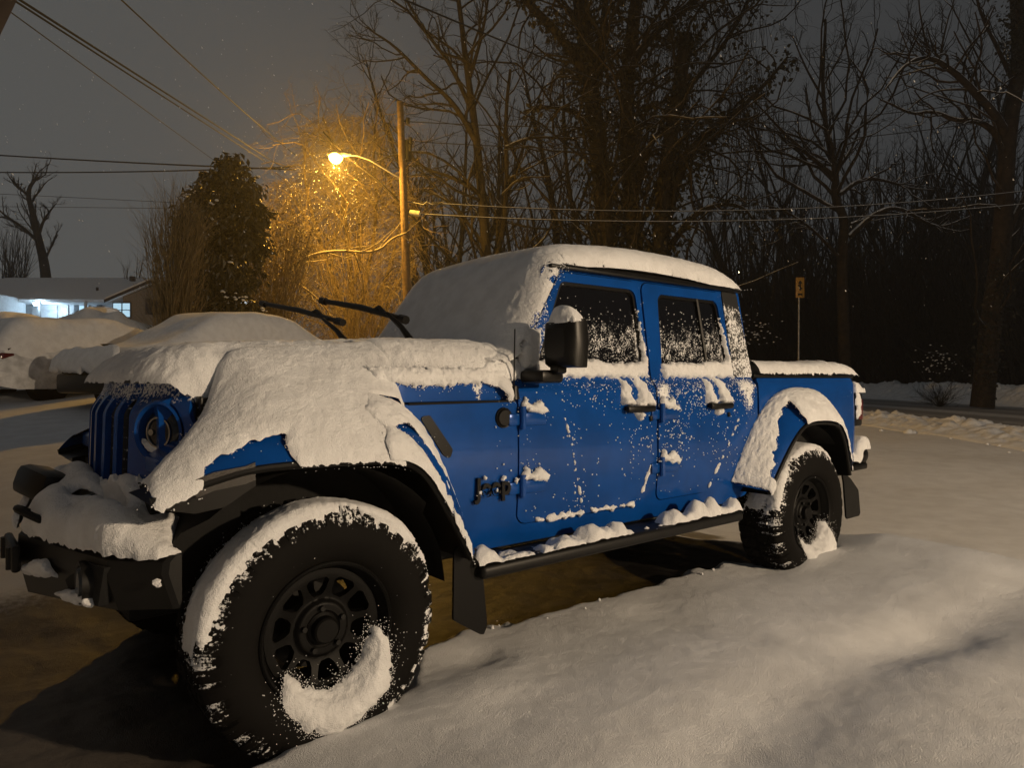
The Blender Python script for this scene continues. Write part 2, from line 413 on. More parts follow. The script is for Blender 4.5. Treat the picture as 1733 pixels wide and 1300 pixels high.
# dry clumps stuck to the flank
cl = MB()
def clump(mb, p, r):
    mb.add(ICO*rng.uniform(.6, 1.3, (12, 3))*A([r, r*.7, r])+A(p), icf)
k = 0
while k < 900:
    t = rng.uniform(.85, 2.98); z = rng.uniform(.68, 1.36)
    if fd(A([t]), A([z]))[0] > 0 and rd(A([t]), A([z]))[0] > 0 and rng.random() < .5: continue
    p = .10+.35*float(sst(1.0, 2.3, t))*float(sst(.7, 1.0, z))+.9*math.exp(-((t-1.36-.1*(1.0-z))/.05)**2)+.8*math.exp(-((z-1.30)/.03)**2)*(t > 1.15)
    p *= .25+1.1*max(0, float(fbm(t, z, 0, 5, 2))+.3)
    if rng.random() > p: continue
    clump(cl, (t, float(s_side(z))-.007, z), rng.uniform(.0018, .0052)*(1 if rng.random() < .9 else 1.6)); k += 1
for _ in range(520):        # grains on the glass
    t = rng.uniform(1.2, 2.78); z = 1.44+.36*rng.beta(1.2, 2.2)
    if min(wf(A([t]), A([z]))[0], wr(A([t]), A([z]))[0]) > -.012: continue
    clump(cl, (t, float(s_side(z))+.014, z), rng.uniform(.0018, .0045))
for _ in range(650):        # fringe of the windshield snow on the pillar
    q = rng.uniform(0, 1); t = .985+q*.31+abs(rng.normal(0, .035)); z = 1.37+q*.545+rng.uniform(-.02, .02)
    clump(cl, (t, float(s_side(z))-.004, z), rng.uniform(.002, .006))
tag(cl.build('snow_specks', M['snow'], truck, True, None), kind='stuff')
# hardtop corner behind the rear door
ht = [(2.832, 1.352), (2.80, 1.90), (2.965, 1.90), (3.035, 1.352)]
sheet('hardtop_corner', rpoly(ht, .02), (2.78, 3.05, 1.34, 1.91), .012, Pside(-.007), M['hardtop'], truck, .02, attr=lambda t, z, d: .78*sst(1.86, 1.76, z)+.15*fbm(t, z, 1, 9, 2)-.35*sst(2.93, 3.03, t)*0)
ca = MB()
def roofsec(t, z0, z1):
    return [(t, .30, z0), (t, .285, z0+.02), (t, .31, z1-.02), (t, .38, z1), (t, SC, z1+.02), (t, 1.48, z1), (t, 1.55, z1-.02), (t, 1.575, z0+.02), (t, 1.56, z0)]
ca.loft([roofsec(1.31, 1.91, 1.94), roofsec(1.4, 1.91, 1.965), roofsec(2.9, 1.91, 1.965), roofsec(2.98, 1.905, 1.945)])
ca.build('roof', M['hardtop'], truck, attrs={'sp': np.full(36, -1.0)})
rail = MB()
rail.box((2.14, .272, 1.908), (1.68, .03, .022), .008)
rail.build('drip_rail', M['plastic'], truck)
core = MB()
core.box((1.98, SC, .99), (1.96, 1.40, .68)); core.loft([[(.97, .27, 1.3), (.97, 1.59, 1.3), (3.0, 1.59, 1.3), (3.0, .27, 1.3)], [(1.34, .345, 1.9), (1.34, 1.515, 1.9), (2.93, 1.515, 1.9), (2.93, .345, 1.9)]])
core.box((1.9, SC, .56), (4.9, .95, .16), .02); core.box((3.42, SC, .43), (.12, 1.5, .12), .03); core.box((0, SC, .43), (.12, 1.5, .12), .03)
core.box((3.72, SC, .95), (1.36, 1.40, .70)); core.box((.2, SC, .95), (1.1, 1.0, .45))
for c_ in (.30, 1.56): core.box((-.40, c_, 1.02), (.10, .26, .16))
core.box((-.36, SC, .80), (.30, 1.25, .34)); core.build('chassis', M['void'], truck)
ws = MB(); ws.loft([[(.96, .21, 1.36), (.96, 1.65, 1.36), (1.0, 1.65, 1.36), (1.0, .21, 1.36)], [(1.29, .30, 1.915), (1.29, 1.56, 1.915), (1.33, 1.56, 1.915), (1.33, .30, 1.915)]])
ws.build('windshield', M['glass'], truck, attrs={'sp': np.full(8, -1.0)})
# hood and fender tops (mostly under snow)
def t_gr(s): return -.585+.13*((np.asarray(s, float)-SC)/.5)**2
hb = MB(); secs = []
for t, hw, zt in ((-.46, .52, 1.27), (-.40, .53, 1.305), (-.1, .57, 1.345), (.5, .66, 1.385), (.98, .72, 1.39)):
    secs.append([(t, SC-hw, 1.0), (t, SC-hw, zt-.07), (t, SC-hw+.03, zt-.02), (t, SC-hw+.12, zt), (t, SC, zt+.025), (t, SC+hw-.12, zt), (t, SC+hw-.03, zt-.02), (t, SC+hw, zt-.07), (t, SC+hw, 1.0)])
hb.loft(secs); hb.build('hood', M['paint'], truck, attrs={'sp': np.full(45, -.1)})
for sg in (1, -1):
    m = (lambda s: s) if sg == 1 else (lambda s: 2*SC-s)
    f = MB()
    f.loft([[(t, m(.02+.15), zo-.05), (t, m(.17), zo), (t, m(.42), zo), (t, m(.42), zo-.05)] for t, zo in ((-.5, 1.07), (-.42, 1.12), (-.28, 1.165), (.1, 1.19), (.34, 1.19), (.36, 1.15))])
    f.build('fender_top', M['paint'], truck, attrs={'sp': np.full(24, -.2)})
seam = MB(); seam.tube([(.42, float(s_side(1.238))-.004, 1.238), (.985, float(s_side(1.238))-.004, 1.240)], .005, 6); seam.build('hood_seam', M['void'], truck)
hs_pts = [(.30, 1.245), (.985, 1.245), (.985, 1.365), (.30, 1.325)]
sheet('hood_side', rpoly(hs_pts, .01), (0, 1.0, 1.23, 1.38), .02, lambda t, z: zz(t, .205-.005*np.clip(t, 0, 1)+.12*sst(.42, .0, t)+(z-1.245)*.02, z), M['paint'], truck, .02, attr=lambda t, z, d: .35*sst(1.27, 1.32, z)+.75*np.exp(-((t-.80)/.03)**2))
# vent, fuel cap badge, antenna
sheet('fender_vent', rpoly([(.47, 1.185), (.52, 1.19), (.635, 1.04), (.62, 1.0), (.585, 1.02)], .012), (.45, .66, .98, 1.21), .006, Pside(-.006), M['plastic'], truck, .008, attr=lambda t, z, d: .55*(vnoise(t*90, z*90) > .1)-.1)
fc = MB(); fc.lathe([(.0, -.012), (.034, -.012), (.04, -.004), (.046, -.006), (.048, .004), (.0, .004)], 32, (.918, float(s_side(1.165))-.002, 1.165))
fc.build('round_badge', M['plastic'], truck)
an = MB(); an.tube([(.978, .17, 1.25), (.978, .165, 1.31)], [.03, .02], 12); an.tube([(.978, .165, 1.30), (.982, .163, 1.57)], .0032, 6); an.build('antenna', M['plastic'], truck)
# lettering on the cowl
cu = bpy.data.curves.new('lettering', 'FONT'); cu.body = 'Jeep'; cu.size = .118; cu.extrude = .006; cu.offset = .0035; cu.space_character = 1.05
to = bpy.data.objects.new('lettering', cu); COL.objects.link(to)
bpy.context.view_layer.update()
tm = bpy.data.meshes.new_from_object(to.evaluated_get(bpy.context.evaluated_depsgraph_get()))
bpy.data.objects.remove(to); bpy.data.curves.remove(cu)
tm.materials.clear(); tm.materials.append(M['plastic'])
bd = bpy.data.objects.new('lettering', tm); COL.objects.link(bd); bd.parent = truck
bb = [v.co.x for v in tm.vertices]; wd = max(bb)-min(bb)
bd.rotation_euler = (PI/2, 0, 0); bd.scale = (.205/wd, 1.0, 1); bd.location = (.755, float(s_side(.85))-.012, .822)
for i, (a, b, r) in enumerate(((.772, .842, .008), (.872, .846, .006), (.905, .892, .009), (.985, .872, .012), (.80, .905, .005))):
    sheet('lettering_snow', lambda U, V, a=a, b=b, r=r, i=i: np.hypot(U-a, V-b)-r+.012*fbm(U, V, i, 70, 3), (a-.04, a+.04, b-.04, b+.05), .004, Pside(-.012), M['snow'], truck, rise=dollop(.012, .012), out=(0, -1, 0))
# ---------------- flares
def flare(O, I, nm, m, dens=70, lipr=.014):
    do, Po = smooth_poly(O); di, Pi = smooth_poly(I)
    def at(p, q):
        p = np.asarray(p, float); q = np.asarray(q, float)
        a = [np.interp(p, do/do[-1], Po[:, k]) for k in (0, 1)]; b = [np.interp(p, di/di[-1], Pi[:, k]) for k in (0, 1)]
        e = np.clip(q, -.2, 1.5); ez = np.sin(np.clip(e, 0, 1)*PI/2)**.8+np.clip(e-1, 0, 1)*.0
        return a[0]+(b[0]-a[0])*ez, m(-.004+.174*e), a[1]+(b[1]-a[1])*ez
    p, q = np.meshgrid(np.linspace(0, 1, dens), np.linspace(0, 1, 12), indexing='ij')
    X = np.stack(at(p, q), -1).reshape(-1, 3)
    f = mk('fender_flare', X, grid_faces(dens, 12), M['paint'], truck, True, {'sp': np.full(len(X), .12)})
    tr = MB(); P2 = [(a, m(-.004+.0), b-.012) for a, b in Po[::max(1, len(Po)//40)]]
    n = [(a, b) for a, b in Po[::max(1, len(Po)//40)]]
    tr.tube(P2, lipr, 8)
    ins = [[(a, m(.0), b-.02), (a, m(.30), b-.02)] for a, b in n]
    tr.loft(ins, closed=False, cap=False)
    t = tr.build('flare_trim', M['plastic'], f)
    return at, f
O_f = [(-.58, .985), (-.52, 1.0), (-.40, 1.03), (-.28, 1.058), (-.1, 1.062), (.15, 1.055), (.31, 1.04), (.39, .99), (.45, .91), (.53, .77), (.61, .62)]
I_f = [(-.53, 1.07), (-.47, 1.10), (-.38, 1.14), (-.26, 1.175), (-.1, 1.19), (.15, 1.195), (.38, 1.185), (.48, 1.12), (.56, 1.0), (.64, .83), (.72, .62)]
O_r = [(2.87, .65), (2.93, .72), (3.02, .82), (3.15, .95), (3.28, 1.04), (3.38, 1.062), (3.6, 1.055), (3.74, 1.035), (3.82, .97), (3.88, .85), (3.93, .67)]
I_r = [(2.77, .68), (2.84, .80), (2.96, .95), (3.1, 1.08), (3.25, 1.17), (3.4, 1.2), (3.6, 1.2), (3.78, 1.16), (3.92, 1.05), (3.99, .9), (4.04, .68)]
near = lambda s: s
far = lambda s: 2*SC-s
at_f, fl_f = flare(O_f, I_f, 'front', near); at_r, fl_r = flare(O_r, I_r, 'rear', near)
flare(O_f, I_f, 'front', far); flare(O_r, I_r, 'rear', far)
# splash liners and mud flaps
for m in (near, far):
    for cx0, r in ((0.0, .60), (TR+.03, .60)):
        l = MB(); secs = []
        for a in np.linspace(.02*PI, .86*PI, 20):
            secs.append([(cx0+r*math.cos(a), m(.06 if .2 < a/PI < .75 else .17), RT+r*.98*math.sin(a)*(1.0)), (cx0+r*math.cos(a), m(.50), RT+r*.98*math.sin(a))])
        l.loft(secs, False, False); l.build('wheel_liner', M['void'], truck)
    for pts in ([(.60, .66), (.70, .62), (.735, .30), (.715, .255), (.56, .355), (.565, .64)], [(3.93, .68), (4.06, .62), (4.19, .52), (4.22, .33), (4.0, .33), (3.96, .60)]):
        pl = pts
        bbx = (min(p[0] for p in pl)-.02, max(p[0] for p in pl)+.02, min(p[1] for p in pl)-.02, max(p[1] for p in pl)+.02)
        sheet('mud_flap', rpoly(pl, .008), bbx, .02, lambda t, z, m=m: zz(t, m(.05+.5*(np.asarray(t)-np.asarray(t))), z), M['plastic'], truck, .012, attr=sp_none)
for m in (near, far):
    ts = MB(); ts.loft([[(t, m(-.012), z-.028), (t, m(-.012), z+.03), (t+.015, m(.06), z+.035), (t+.015, m(.06), z-.028)] for t, z in ((-.455, 1.0), (-.40, 1.018), (-.30, 1.03), (-.27, 1.04))])
    ts.build('turn_signal', M['amber'], truck)
# lower black part of the flare nose
for m in (near, far):
    nb = MB(); nb.loft([[(t, m(.012), z0), (t, m(.010), z1), (t, m(.25), z1), (t, m(.25), z0)] for t, z0, z1 in ((-.555, .945, .965), (-.45, .92, .98), (-.36, .93, .995), (-.26, .99, 1.02))])
    nb.build('flare_nose', M['plastic'], truck)
# ---------------- bed, tail
bed_pts = [(3.045, 1.345), (4.44, 1.345), (4.45, 1.28), (4.44, .72), (4.40, .69), (3.98, .69), (3.9, .95), (3.7, 1.12), (3.3, 1.12), (3.08, .98), (3.045, .90)]
sp_bed = lambda t, z, d: .22*sst(3.9, 4.2, t)+.03+.3*np.exp(-((t-4.33)/.05)**2-((z-1.24)/.06)**2)
Pbed = lambda t, z: zz(t, .165+.012*((np.asarray(z)-1.0)/.35)**2+.03*sst(4.36, 4.46, t)+.02*sst(1.30, 1.35, z), z)
bed = sheet('cargo_bed', rpoly(bed_pts, .02), (3.03, 4.47, .66, 1.36), .018, Pbed, M['paint'], truck, .03, attr=sp_bed)
sheet('cargo_bed', rpoly(bed_pts, .02), (3.03, 4.47, .66, 1.36), .03, flip(Pbed), M['paint'], truck, .03, out=(0, 1, 0), attr=sp_none)
tg = MB(); tg.box((4.44, SC, 1.02), (.05, 1.42, .62), .02); tg.build('tailgate', M['paint'], truck, attrs=None)
tn = MB(); tn.box((3.74, SC, 1.36), (1.40, 1.46, .03), .01); tn.build('tonneau_cover', M['plastic'], truck)
for m in (near, far):
    tl = MB(); tl.box((4.50, m(.265), 1.10), (.13, .16, .26), .02)
    t_ = tl.build('taillight', M['plastic'], truck)
    ln = MB(); ln.box((4.5725, m(.265), 1.10), (.012, .12, .2), .005); ln.box((4.52, m(.183), 1.10), (.06, .012, .16), .005); ln.build('lens', M['redlens'], t_)
rb = MB(); rb.box((4.54, SC, .70), (.20, 1.5, .15), .03); rb.box((4.45, .22, .66), (.25, .14, .05), .015); rb.box((4.56, .225, .74), (.16, .13, .11), .04)
rb.build('rear_bumper', M['plastic'], truck)
def Ptop(s0, s1, z):
    return lambda t, s: zz(t, s, z)
# snow on tail light, bumper, bed
P_tl = lambda t, s: zz(t, s, 1.232+0*t)
sheet('taillight_snow', lambda U, V: sd_poly(U, V, [(4.43, .17), (4.57, .175), (4.585, .35), (4.43, .36)])+.008*fbm(U, V, 0, 40, 2), (4.41, 4.60, .15, .38), .006, P_tl, M['snow'], truck, rise=lambda u, v, d: .075*np.sqrt(1-(1-np.clip(d/.07, 0, 1))**2)*(1.35-2.6*(u-4.43)), out=(0, 0, 1))
sheet('taillight_snow', lambda U, V: sd_poly(U, V, [(4.435, 1.02), (4.50, 1.05), (4.50, 1.22), (4.435, 1.24)])+.02*fbm(U, V, 0, 35, 3), (4.41, 4.53, .98, 1.27), .006, lambda t, z: zz(t, .178, z), M['snow'], truck, rise=dollop(.014, .015), out=(0, -1, 0))
sheet('bumper_snow', lambda U, V: sd_poly(U, V, [(4.33, .145), (4.63, .145), (4.65, .5), (4.33, .5)])+.008*fbm(U, V, 3, 40, 2), (4.31, 4.67, .13, .52), .007, lambda t, s: zz(t, s, .69+.10*sst(4.44, 4.52, t)), M['snow'], truck, rise=lambda u, v, d: (.07+.03*sst(4.5, 4.56, u))*np.sqrt(1-(1-np.clip(d/.05, 0, 1))**2)+.02*sst(4.45, 4.36, u), out=(0, 0, 1))
def bed_snow(t, s):
    k = np.clip((np.minimum(s, 2*SC-s)-.165)/.11, 0, 1); z = 1.35+.112*np.sqrt(1-(1-k)**2)
    e = np.clip((4.475-t)/.16, 0, 1); z = 1.345+(z-1.345)*np.sqrt(1-(1-e)**2)
    z = z+.012*np.exp(-((t-4.05)/.02)**2)+.010*np.exp(-((t-4.20)/.022)**2)+.008*fbm(t, s, 0, 5, 2)*k
    return zz(t, s-.006*np.sin(k*PI), z)
sheet('bed_snow', lambda U, V: np.maximum(np.maximum(3.055-U, U-4.468), np.maximum(.168-V, V-1.69))+.0025*fbm(U, V, 9, 90, 2)*(U > 3.1), (3.04, 4.48, .15, 1.71), (.009, .009), bed_snow, M['snow'], truck, out=(0, 0, 1), rise=lambda u, v, d: .0025*fbm(u, v, 0, 40, 3))
# side step with snow lumps
st = MB(); st.box((1.64, .065, .535), (1.93, .13, .06), .022, seg=3); st.box((1.64, .17, .54), (1.7, .10, .04), .01)
for t in (.9, 1.65, 2.4): st.box((t, .25, .54), (.08, .25, .05), .01)
st.build('side_step', M['steel'], truck, attrs=None)
lumps = [(.73, .05, .075), (.70, .04, .05), (.86, .03, .02), (1.05, .03, .022), (1.17, .05, .05), (1.25, .035, .03), (1.37, .055, .085), (1.33, .04, .04), (1.46, .05, .05), (1.55, .04, .075), (1.6, .03, .02), (1.98, .05, .075), (2.03, .04, .04), (2.20, .055, .11), (2.12, .05, .05), (2.28, .05, .06), (2.36, .05, .10), (2.45, .05, .04), (2.56, .035, .085), (2.5, .03, .03)]
def step_h(u, v):
    h = .012*sst(.7, .8, u)*sst(1.62, 1.5, u)*sst(.09, .03, v)
    uu_ = u+.02*fbm(u, v, 3, 9, 2); vv_ = v+.02*fbm(u, v, 7, 9, 2)
    for t, r, z in lumps: h = (h**3+(z*.92*np.clip(1-((uu_-t)/r/1.55)**2-((vv_-.055)/.085)**2, 0, 1)**1.05)**3)**(1/3)
    return h+.010*fbm(u, v, 0, 22, 3)
sheet('step_snow', lambda U, V: np.maximum(-(step_h(U, V)-.008), np.maximum(.002-V, V-.125))+.006*fbm(U, V, 2, 50, 3), (.66, 2.62, -.005, .14), .007, lambda t, s: zz(t, s, .566), M['snow'], truck, out=(0, 0, 1), rise=lambda u, v, d: np.maximum(step_h(u, v), .004)*np.clip(d/.006, .2, 1))
# ---------------- mirror
mr = MB()
mr.loft([[(t, s0, z0), (t, s1, z0), (t, s1+.01, (z0+z1)/2), (t, s1, z1), (t, s0, z1), (t, s0-.01, (z0+z1)/2)] for t, s0, s1, z0, z1 in ((1.078, -.055, .055, 1.44, 1.57), (1.09, -.08, .075, 1.41, 1.595), (1.125, -.095, .088, 1.395, 1.608), (1.182, -.10, .09, 1.392, 1.612), (1.192, -.093, .084, 1.40, 1.605))])
mr_o = mr.build('mirror', M['plastic'], truck, angle=50)
mb_ = MB(); mb_.box((1.105, .115, 1.352), (.15, .15, .06), .018, (0, 0, .1)); mb_.box((1.13, .03, 1.385), (.06, .06, .04), .012); mb_.build('mirror_arm', M['plastic'], mr_o)
mg = MB(); mg.box((1.194, -.004, 1.502), (.006, .16, .18), .002); mg.build('mirror_glass', M['chrome'], mr_o)
sheet('mirror_snow', lambda U, V: sd_poly(U, V, [(1.09, -.07), (1.11, -.09), (1.165, -.09), (1.17, .075), (1.095, .07)])-.004+.008*fbm(U, V, 1, 30, 3), (1.06, 1.21, -.12, .12), .005, lambda t, s: zz(t, s, 1.592+.15*(t-1.09)), M['snow'], mr_o,
      rise=lambda u, v, d: .078*(1-(1-np.clip(d/.05, 0, 1))**2)**.6*(1-.35*((v-.0)/.09)**2), out=(0, 0, 1), fringe=(120, .008, .002))
sheet('mirror_snow', lambda U, V: np.maximum(np.abs(U-(1.112+.25*(V-1.45)))-.05, np.maximum(1.375-V, V-1.575))+.008*fbm(U, V, 3, 40, 3)-.006, (1.0, 1.24, 1.34, 1.62), .006, lambda t, z: zz(t, s_side(z)-.012, z), M['snow'], mr_o, rise=dollop(.045, .04, .002, 40), out=(-.2, -1, 0))
# ---------------- wipers lifted off the glass
for arm, bl in ((((.745, .60, 1.47), (.735, .75, 1.60), (.72, .865, 1.676)), ((.72, 1.64, 1.806), (.80, .81, 1.642))),
                (((.745, 1.29, 1.50), (.735, 1.47, 1.62), (.745, 1.67, 1.70)), ((.72, 2.60, 1.868), (.80, 1.52, 1.672)))):
    root = None
    g = MB(); g.tube(arm, [.022, .014, .010], 8)
    a, b = A(bl[0]), A(bl[1]); w = A(arm[-1]); w = a+(b-a)*np.clip(((w-a)@(b-a))/((b-a)@(b-a)), 0, 1)
    g.tube([arm[-1], w], .009, 8)
    root = g.build('wiper', M['plastic'], truck)
    h = MB(); h.tube([a, a+(b-a)*.5+A([0, 0, .012]), b], [.014, .018, .014], 8); h.tube([a, a+(b-a)*.06], .022, 8); h.tube([b-(b-a)*.07, b], .023, 8)
    cc = a+(b-a)*.62; h.tube([cc, cc+(b-a)*.09+A([0, 0, .035]), cc+(b-a)*.18], .012, 6)
    h.build('wiper_blade', M['plastic'], root)
# ---------------- grille and lamps
def P_gr(off=0.0):
    return lambda s, z: zz(t_gr(s)+off+.05*sst(1.2, 1.32, z)+(.98-np.asarray(z))*-.03, s, z)
HL = (.44, 1.150); HLr = .098
gr_pts = [(.29, .86), (.29, 1.16), (.36, 1.29), (.48, 1.325), (1.38, 1.325), (1.5, 1.29), (1.57, 1.16), (1.57, .86)]
slots = []
for k in range(7):
    c = SC+(k-3)*.101
    slots.append(rpoly([(c-.037, .89), (c-.037, 1.28), (c+.037, 1.28), (c+.037, .89)], .034))
def gr_sd(U, V):
    d = rpoly(gr_pts, .04)(U, V)
    for s in slots: d = np.maximum(d, -s(U, V))
    for c in (HL[0], 2*SC-HL[0]): d = np.maximum(d, -(np.hypot(U-c, V-HL[1])-HLr-.006))
    return d
sp_gr = lambda s, z, d: .25+.5*sst(1.22, 1.30, z)+.25*sst(1.0, .88, z)
gr = sheet('grille', gr_sd, (.27, 1.59, .84, 1.34), .011, P_gr(), M['paint'], truck, .022, out=(-1, 0, 0), attr=sp_gr)
sheet('grille_back', rpoly(inset(gr_pts, .03), .03), (.27, 1.59, .84, 1.34), .03, P_gr(.085), M['void'], gr, .02, out=(-1, 0, 0))
sheet('grille_mesh', lambda U, V: rpoly([(.55, .89), (.55, 1.285), (1.31, 1.285), (1.31, .89)], .02)(U, V), (.54, 1.32, .88, 1.29), .012, P_gr(.038), M['plastic'], gr, .004, out=(-1, 0, 0), attr=lambda s, z, d: .15+.55*(np.abs((z*26) % 1-.5) > .34))
for sg, c in ((1, HL[0]), (-1, 2*SC-HL[0])):
    t0 = float(t_gr(c)); tr = -math.atan(.26*(c-SC)/.25)*1.12
    hl = MB(); hl.lathe([(HLr+.014, -.016), (HLr+.006, -.022), (HLr-.004, -.012), (HLr-.014, .05), (HLr-.016, .06)], 48, axis='x')
    ho = hl.build('headlight', M['paint'], truck, attrs={'sp': np.full(48*5, -.2)}); ho.location = (t0+.015, c, HL[1]); ho.rotation_euler = (0, 0, tr)
    l = MB(); l.lathe([(HLr-.008, .022), (HLr-.018, .004), (HLr-.036, -.006), (HLr-.06, -.012), (.0, -.015)], 40, axis='x'); l.build('lens', M['headglass'], ho)
    r = MB(); r.lathe([(.058, -.0095), (.056, -.0150), (.050, -.0155), (.048, -.0125)], 40, axis='x'); r.lathe([(.012, -.0130), (.012, -.019), (.0, -.0195)], 12, (0, .03, .0), 'x'); r.build('reflector', M['chrome'], ho)
    sn = sheet('headlight_snow', lambda U, V: np.maximum(np.hypot(U, V)-HLr+.006, V+.045-.25*U)+.006*fbm(U, V, 4, 45, 3), (-.11, .11, -.11, .05), .005, lambda y, z: zz(.012-.0*y-.02*np.clip((z+.08)/.08, 0, 1), y, z), M['snow'], ho, out=(-1, 0, 0), rise=dollop(.03, .05))
for m in (near, far):
    la = MB(); la.box((-.32, m(.345), 1.225), (.06, .03, .10), .008); la.box((-.345, m(.33), 1.255), (.012, .05, .05), .004); la.box((-.29, m(.33), 1.255), (.012, .05, .05), .004)
    la.build('hood_latch', M['plastic'], truck)
# ---------------- bumper and winch
bp_ = [(.12, -.495), (.128, -.515), (.2, -.58), (.27, -.645), (.58, -.735), (.93, -.825)]
bp_ = bp_+[(2*SC-s, t) for s, t in bp_[::-1][1:]]
fb = MB(); secs = []
for s, t in bp_:
    e = abs(s-SC)/.8; zt, zb = .775, .60-.07*(1-e)
    secs.append([(t+.22-.185*sst(.75, .98, e), s, zt), (t+.02, s, zt), (t, s, zt-.02), (t-.005, s, (zt+zb)/2+.03), (t+.03, s, zb), (t+.22-.185*sst(.75, .98, e), s, zb+.02)])
fb.loft(secs)
fbo = fb.build('front_bumper', M['steel'], truck, angle=25, attrs={'sp': np.full(6*len(bp_), -.1)})
for m in (near, far):
    fbv = MB(); fbv.loft([[(t-.012, m(s), z) for s, z, t in ((.26, .735, -.645), (.54, .735, -.705), (.60, .665, -.715), (.50, .585, -.70), (.30, .605, -.655))], [(t+.02, m(s), z) for s, z, t in ((.26, .735, -.645), (.54, .735, -.705), (.60, .665, -.715), (.50, .585, -.70), (.30, .605, -.655))]])
    fbv.build('bumper_recess', M['void'], fbo, smooth=False)
for m in (near, far):
    fl = MB(); fl.lathe([(.0, -.03), (.045, -.028), (.055, -.015), (.058, .03), (.0, .03)], 28, (-.685, m(.40), .665), 'x'); fg = fl.build('fog_light', M['clear'], fbo)
    rg = MB(); rg.lathe([(.056, -.02), (.07, -.022), (.072, .02)], 28, (-.685, m(.40), .665), 'x'); rg.build('fog_ring', M['steel'], fg)
wi = MB()
wi.tube([(-.66, .66, .82), (-.66, 1.20, .82)], .06, 20); wi.box((-.66, .68, .82), (.15, .08, .13), .02); wi.box((-.66, 1.18, .82), (.15, .08, .13), .02)
wo = wi.build('winch', M['steel'], fbo)
wb = MB(); wb.box((-.735, 1.0, .925), (.14, .24, .12), .035, (.15, .25, .35)); wb.build('winch_control_box', M['plastic'], wo)
fa = MB(); fa.box((-.845, SC, .69), (.03, .30, .10), .012)
for c in (SC-.11, SC+.11): fa.tube([(-.86, c, .65), (-.86, c, .73)], .014, 10)
fa.build('fairlead', M['steel'], wo)
sk = MB()
for c in (.74,):
    a = np.linspace(-.1*PI, 1.1*PI, 14); sk.tube([(-.79-.055*math.sin(q), c+.045*math.cos(q), .845+.035*math.sin(q)) for q in a], .014, 8)
sk.build('shackle', M['steel'], fbo)
hoop = MB(); hoop.tube([(-.56, .63, .80), (-.60, .64, .88), (-.62, .66, .905), (-.64, .74, .89), (-.65, .78, .85)], .016, 8)
hoop.build('winch_hoop', M['steel'], fbo)
cb = MB(); cb.box((-.53, SC, .86), (.03, 1.1, .05), .012); cb.build('grille_guard_bar', M['plastic'], fbo)
# snow bank lying over bumper and winch
def fb_front(s): return np.interp(s, [q[0] for q in bp_], [q[1] for q in bp_])
def bump_snow(t, s):
    e = np.abs(s-SC); z = .775+.09*sst(.80, .62, e)
    z = np.maximum(z, .775+.15*sst(.50, .12, e)*sst(-.90, -.72, t)*sst(-.50, -.62, t))
    fr = np.clip((t-fb_front(s)+.0125)/.07, 0, 1); z = .765+(z-.765)*np.sqrt(1-(1-fr)**2)-.016*np.abs(fbm(s, 0*s, 3, 22, 3))*sst(.06, .0, fr)+.035*sst(.5, .1, np.abs(t+.6)*5)*sst(.2, .4, s)
    z = z+.02*fbm(t, s, 0, 6, 3)*fr+.10*sst(-.60, -.51, t)*sst(.62, .3, e)
    return zz(t, s, z)
def bs_sd(U, V):
    f = fb_front(V)
    d = np.maximum(np.maximum(f-.012-U, U-(f+.25-.19*sst(.6, .8, np.abs(V-SC)))), np.maximum(.13-V, V-1.75))
    gap = np.minimum(sd_poly(U, V, [(-.84, .88), (-.78, .84), (-.67, .93), (-.69, 1.10), (-.75, 1.08)]), sd_poly(U, V, [(-.575, .37), (-.60, .50), (-.565, .86), (-.545, .86), (-.555, .42)]))
    gap = np.minimum(gap, seg((-.60, .66), (-.66, .74), .018)(U, V))
    return np.maximum(d, -gap)
sheet('bumper_snow', bs_sd, (-.86, -.3, .11, 1.77), .0055, bump_snow, M['snow'], fbo, out=(0, 0, 1), rise=lambda u, v, d: .03*np.sqrt(1-(1-np.clip(d/.04, 0, 1))**2)+.003*fbm(u, v, 0, 35, 3))
for pl in ([(.33, .60), (.35, .635), (.50, .622), (.56, .60), (.45, .585)], [(.58, .66), (.66, .70), (.80, .66), (.82, .63), (.68, .64)]):
    sheet('bumper_snow', lambda U, V, pl=pl: sd_poly(U, V, pl)-.004+.008*fbm(U, V, 3, 40, 3), (.25, .95, .54, .74), .005, lambda s, z: zz(fb_front(s)-.01, s, z), M['snow'], fbo, out=(-1, 0, 0), rise=dollop(.03, .025), upmix=.2)
clp = MB(); clump(clp, (-.535, .115, .70), .014); clump(clp, (-.53, .113, .69), .01); clp.build('bumper_snow', M['snow'], fbo)
# grille foot snow
sheet('grille_snow', lambda U, V: np.maximum(V-.93-.05*fbm(U, V, 1, 14, 3)-.05*sst(.7, .55, U), np.maximum(.80-V, np.maximum(.46-U, U-1.45)))+.012*fbm(U, V, 4, 60, 3), (.42, 1.5, .78, 1.08), .006, P_gr(-.004), M['snow'], gr, out=(-1, 0, 0), rise=lambda u, v, d: .02*np.sqrt(1-(1-np.clip(d/.03, 0, 1))**2)+.05*sst(.93, .82, v))
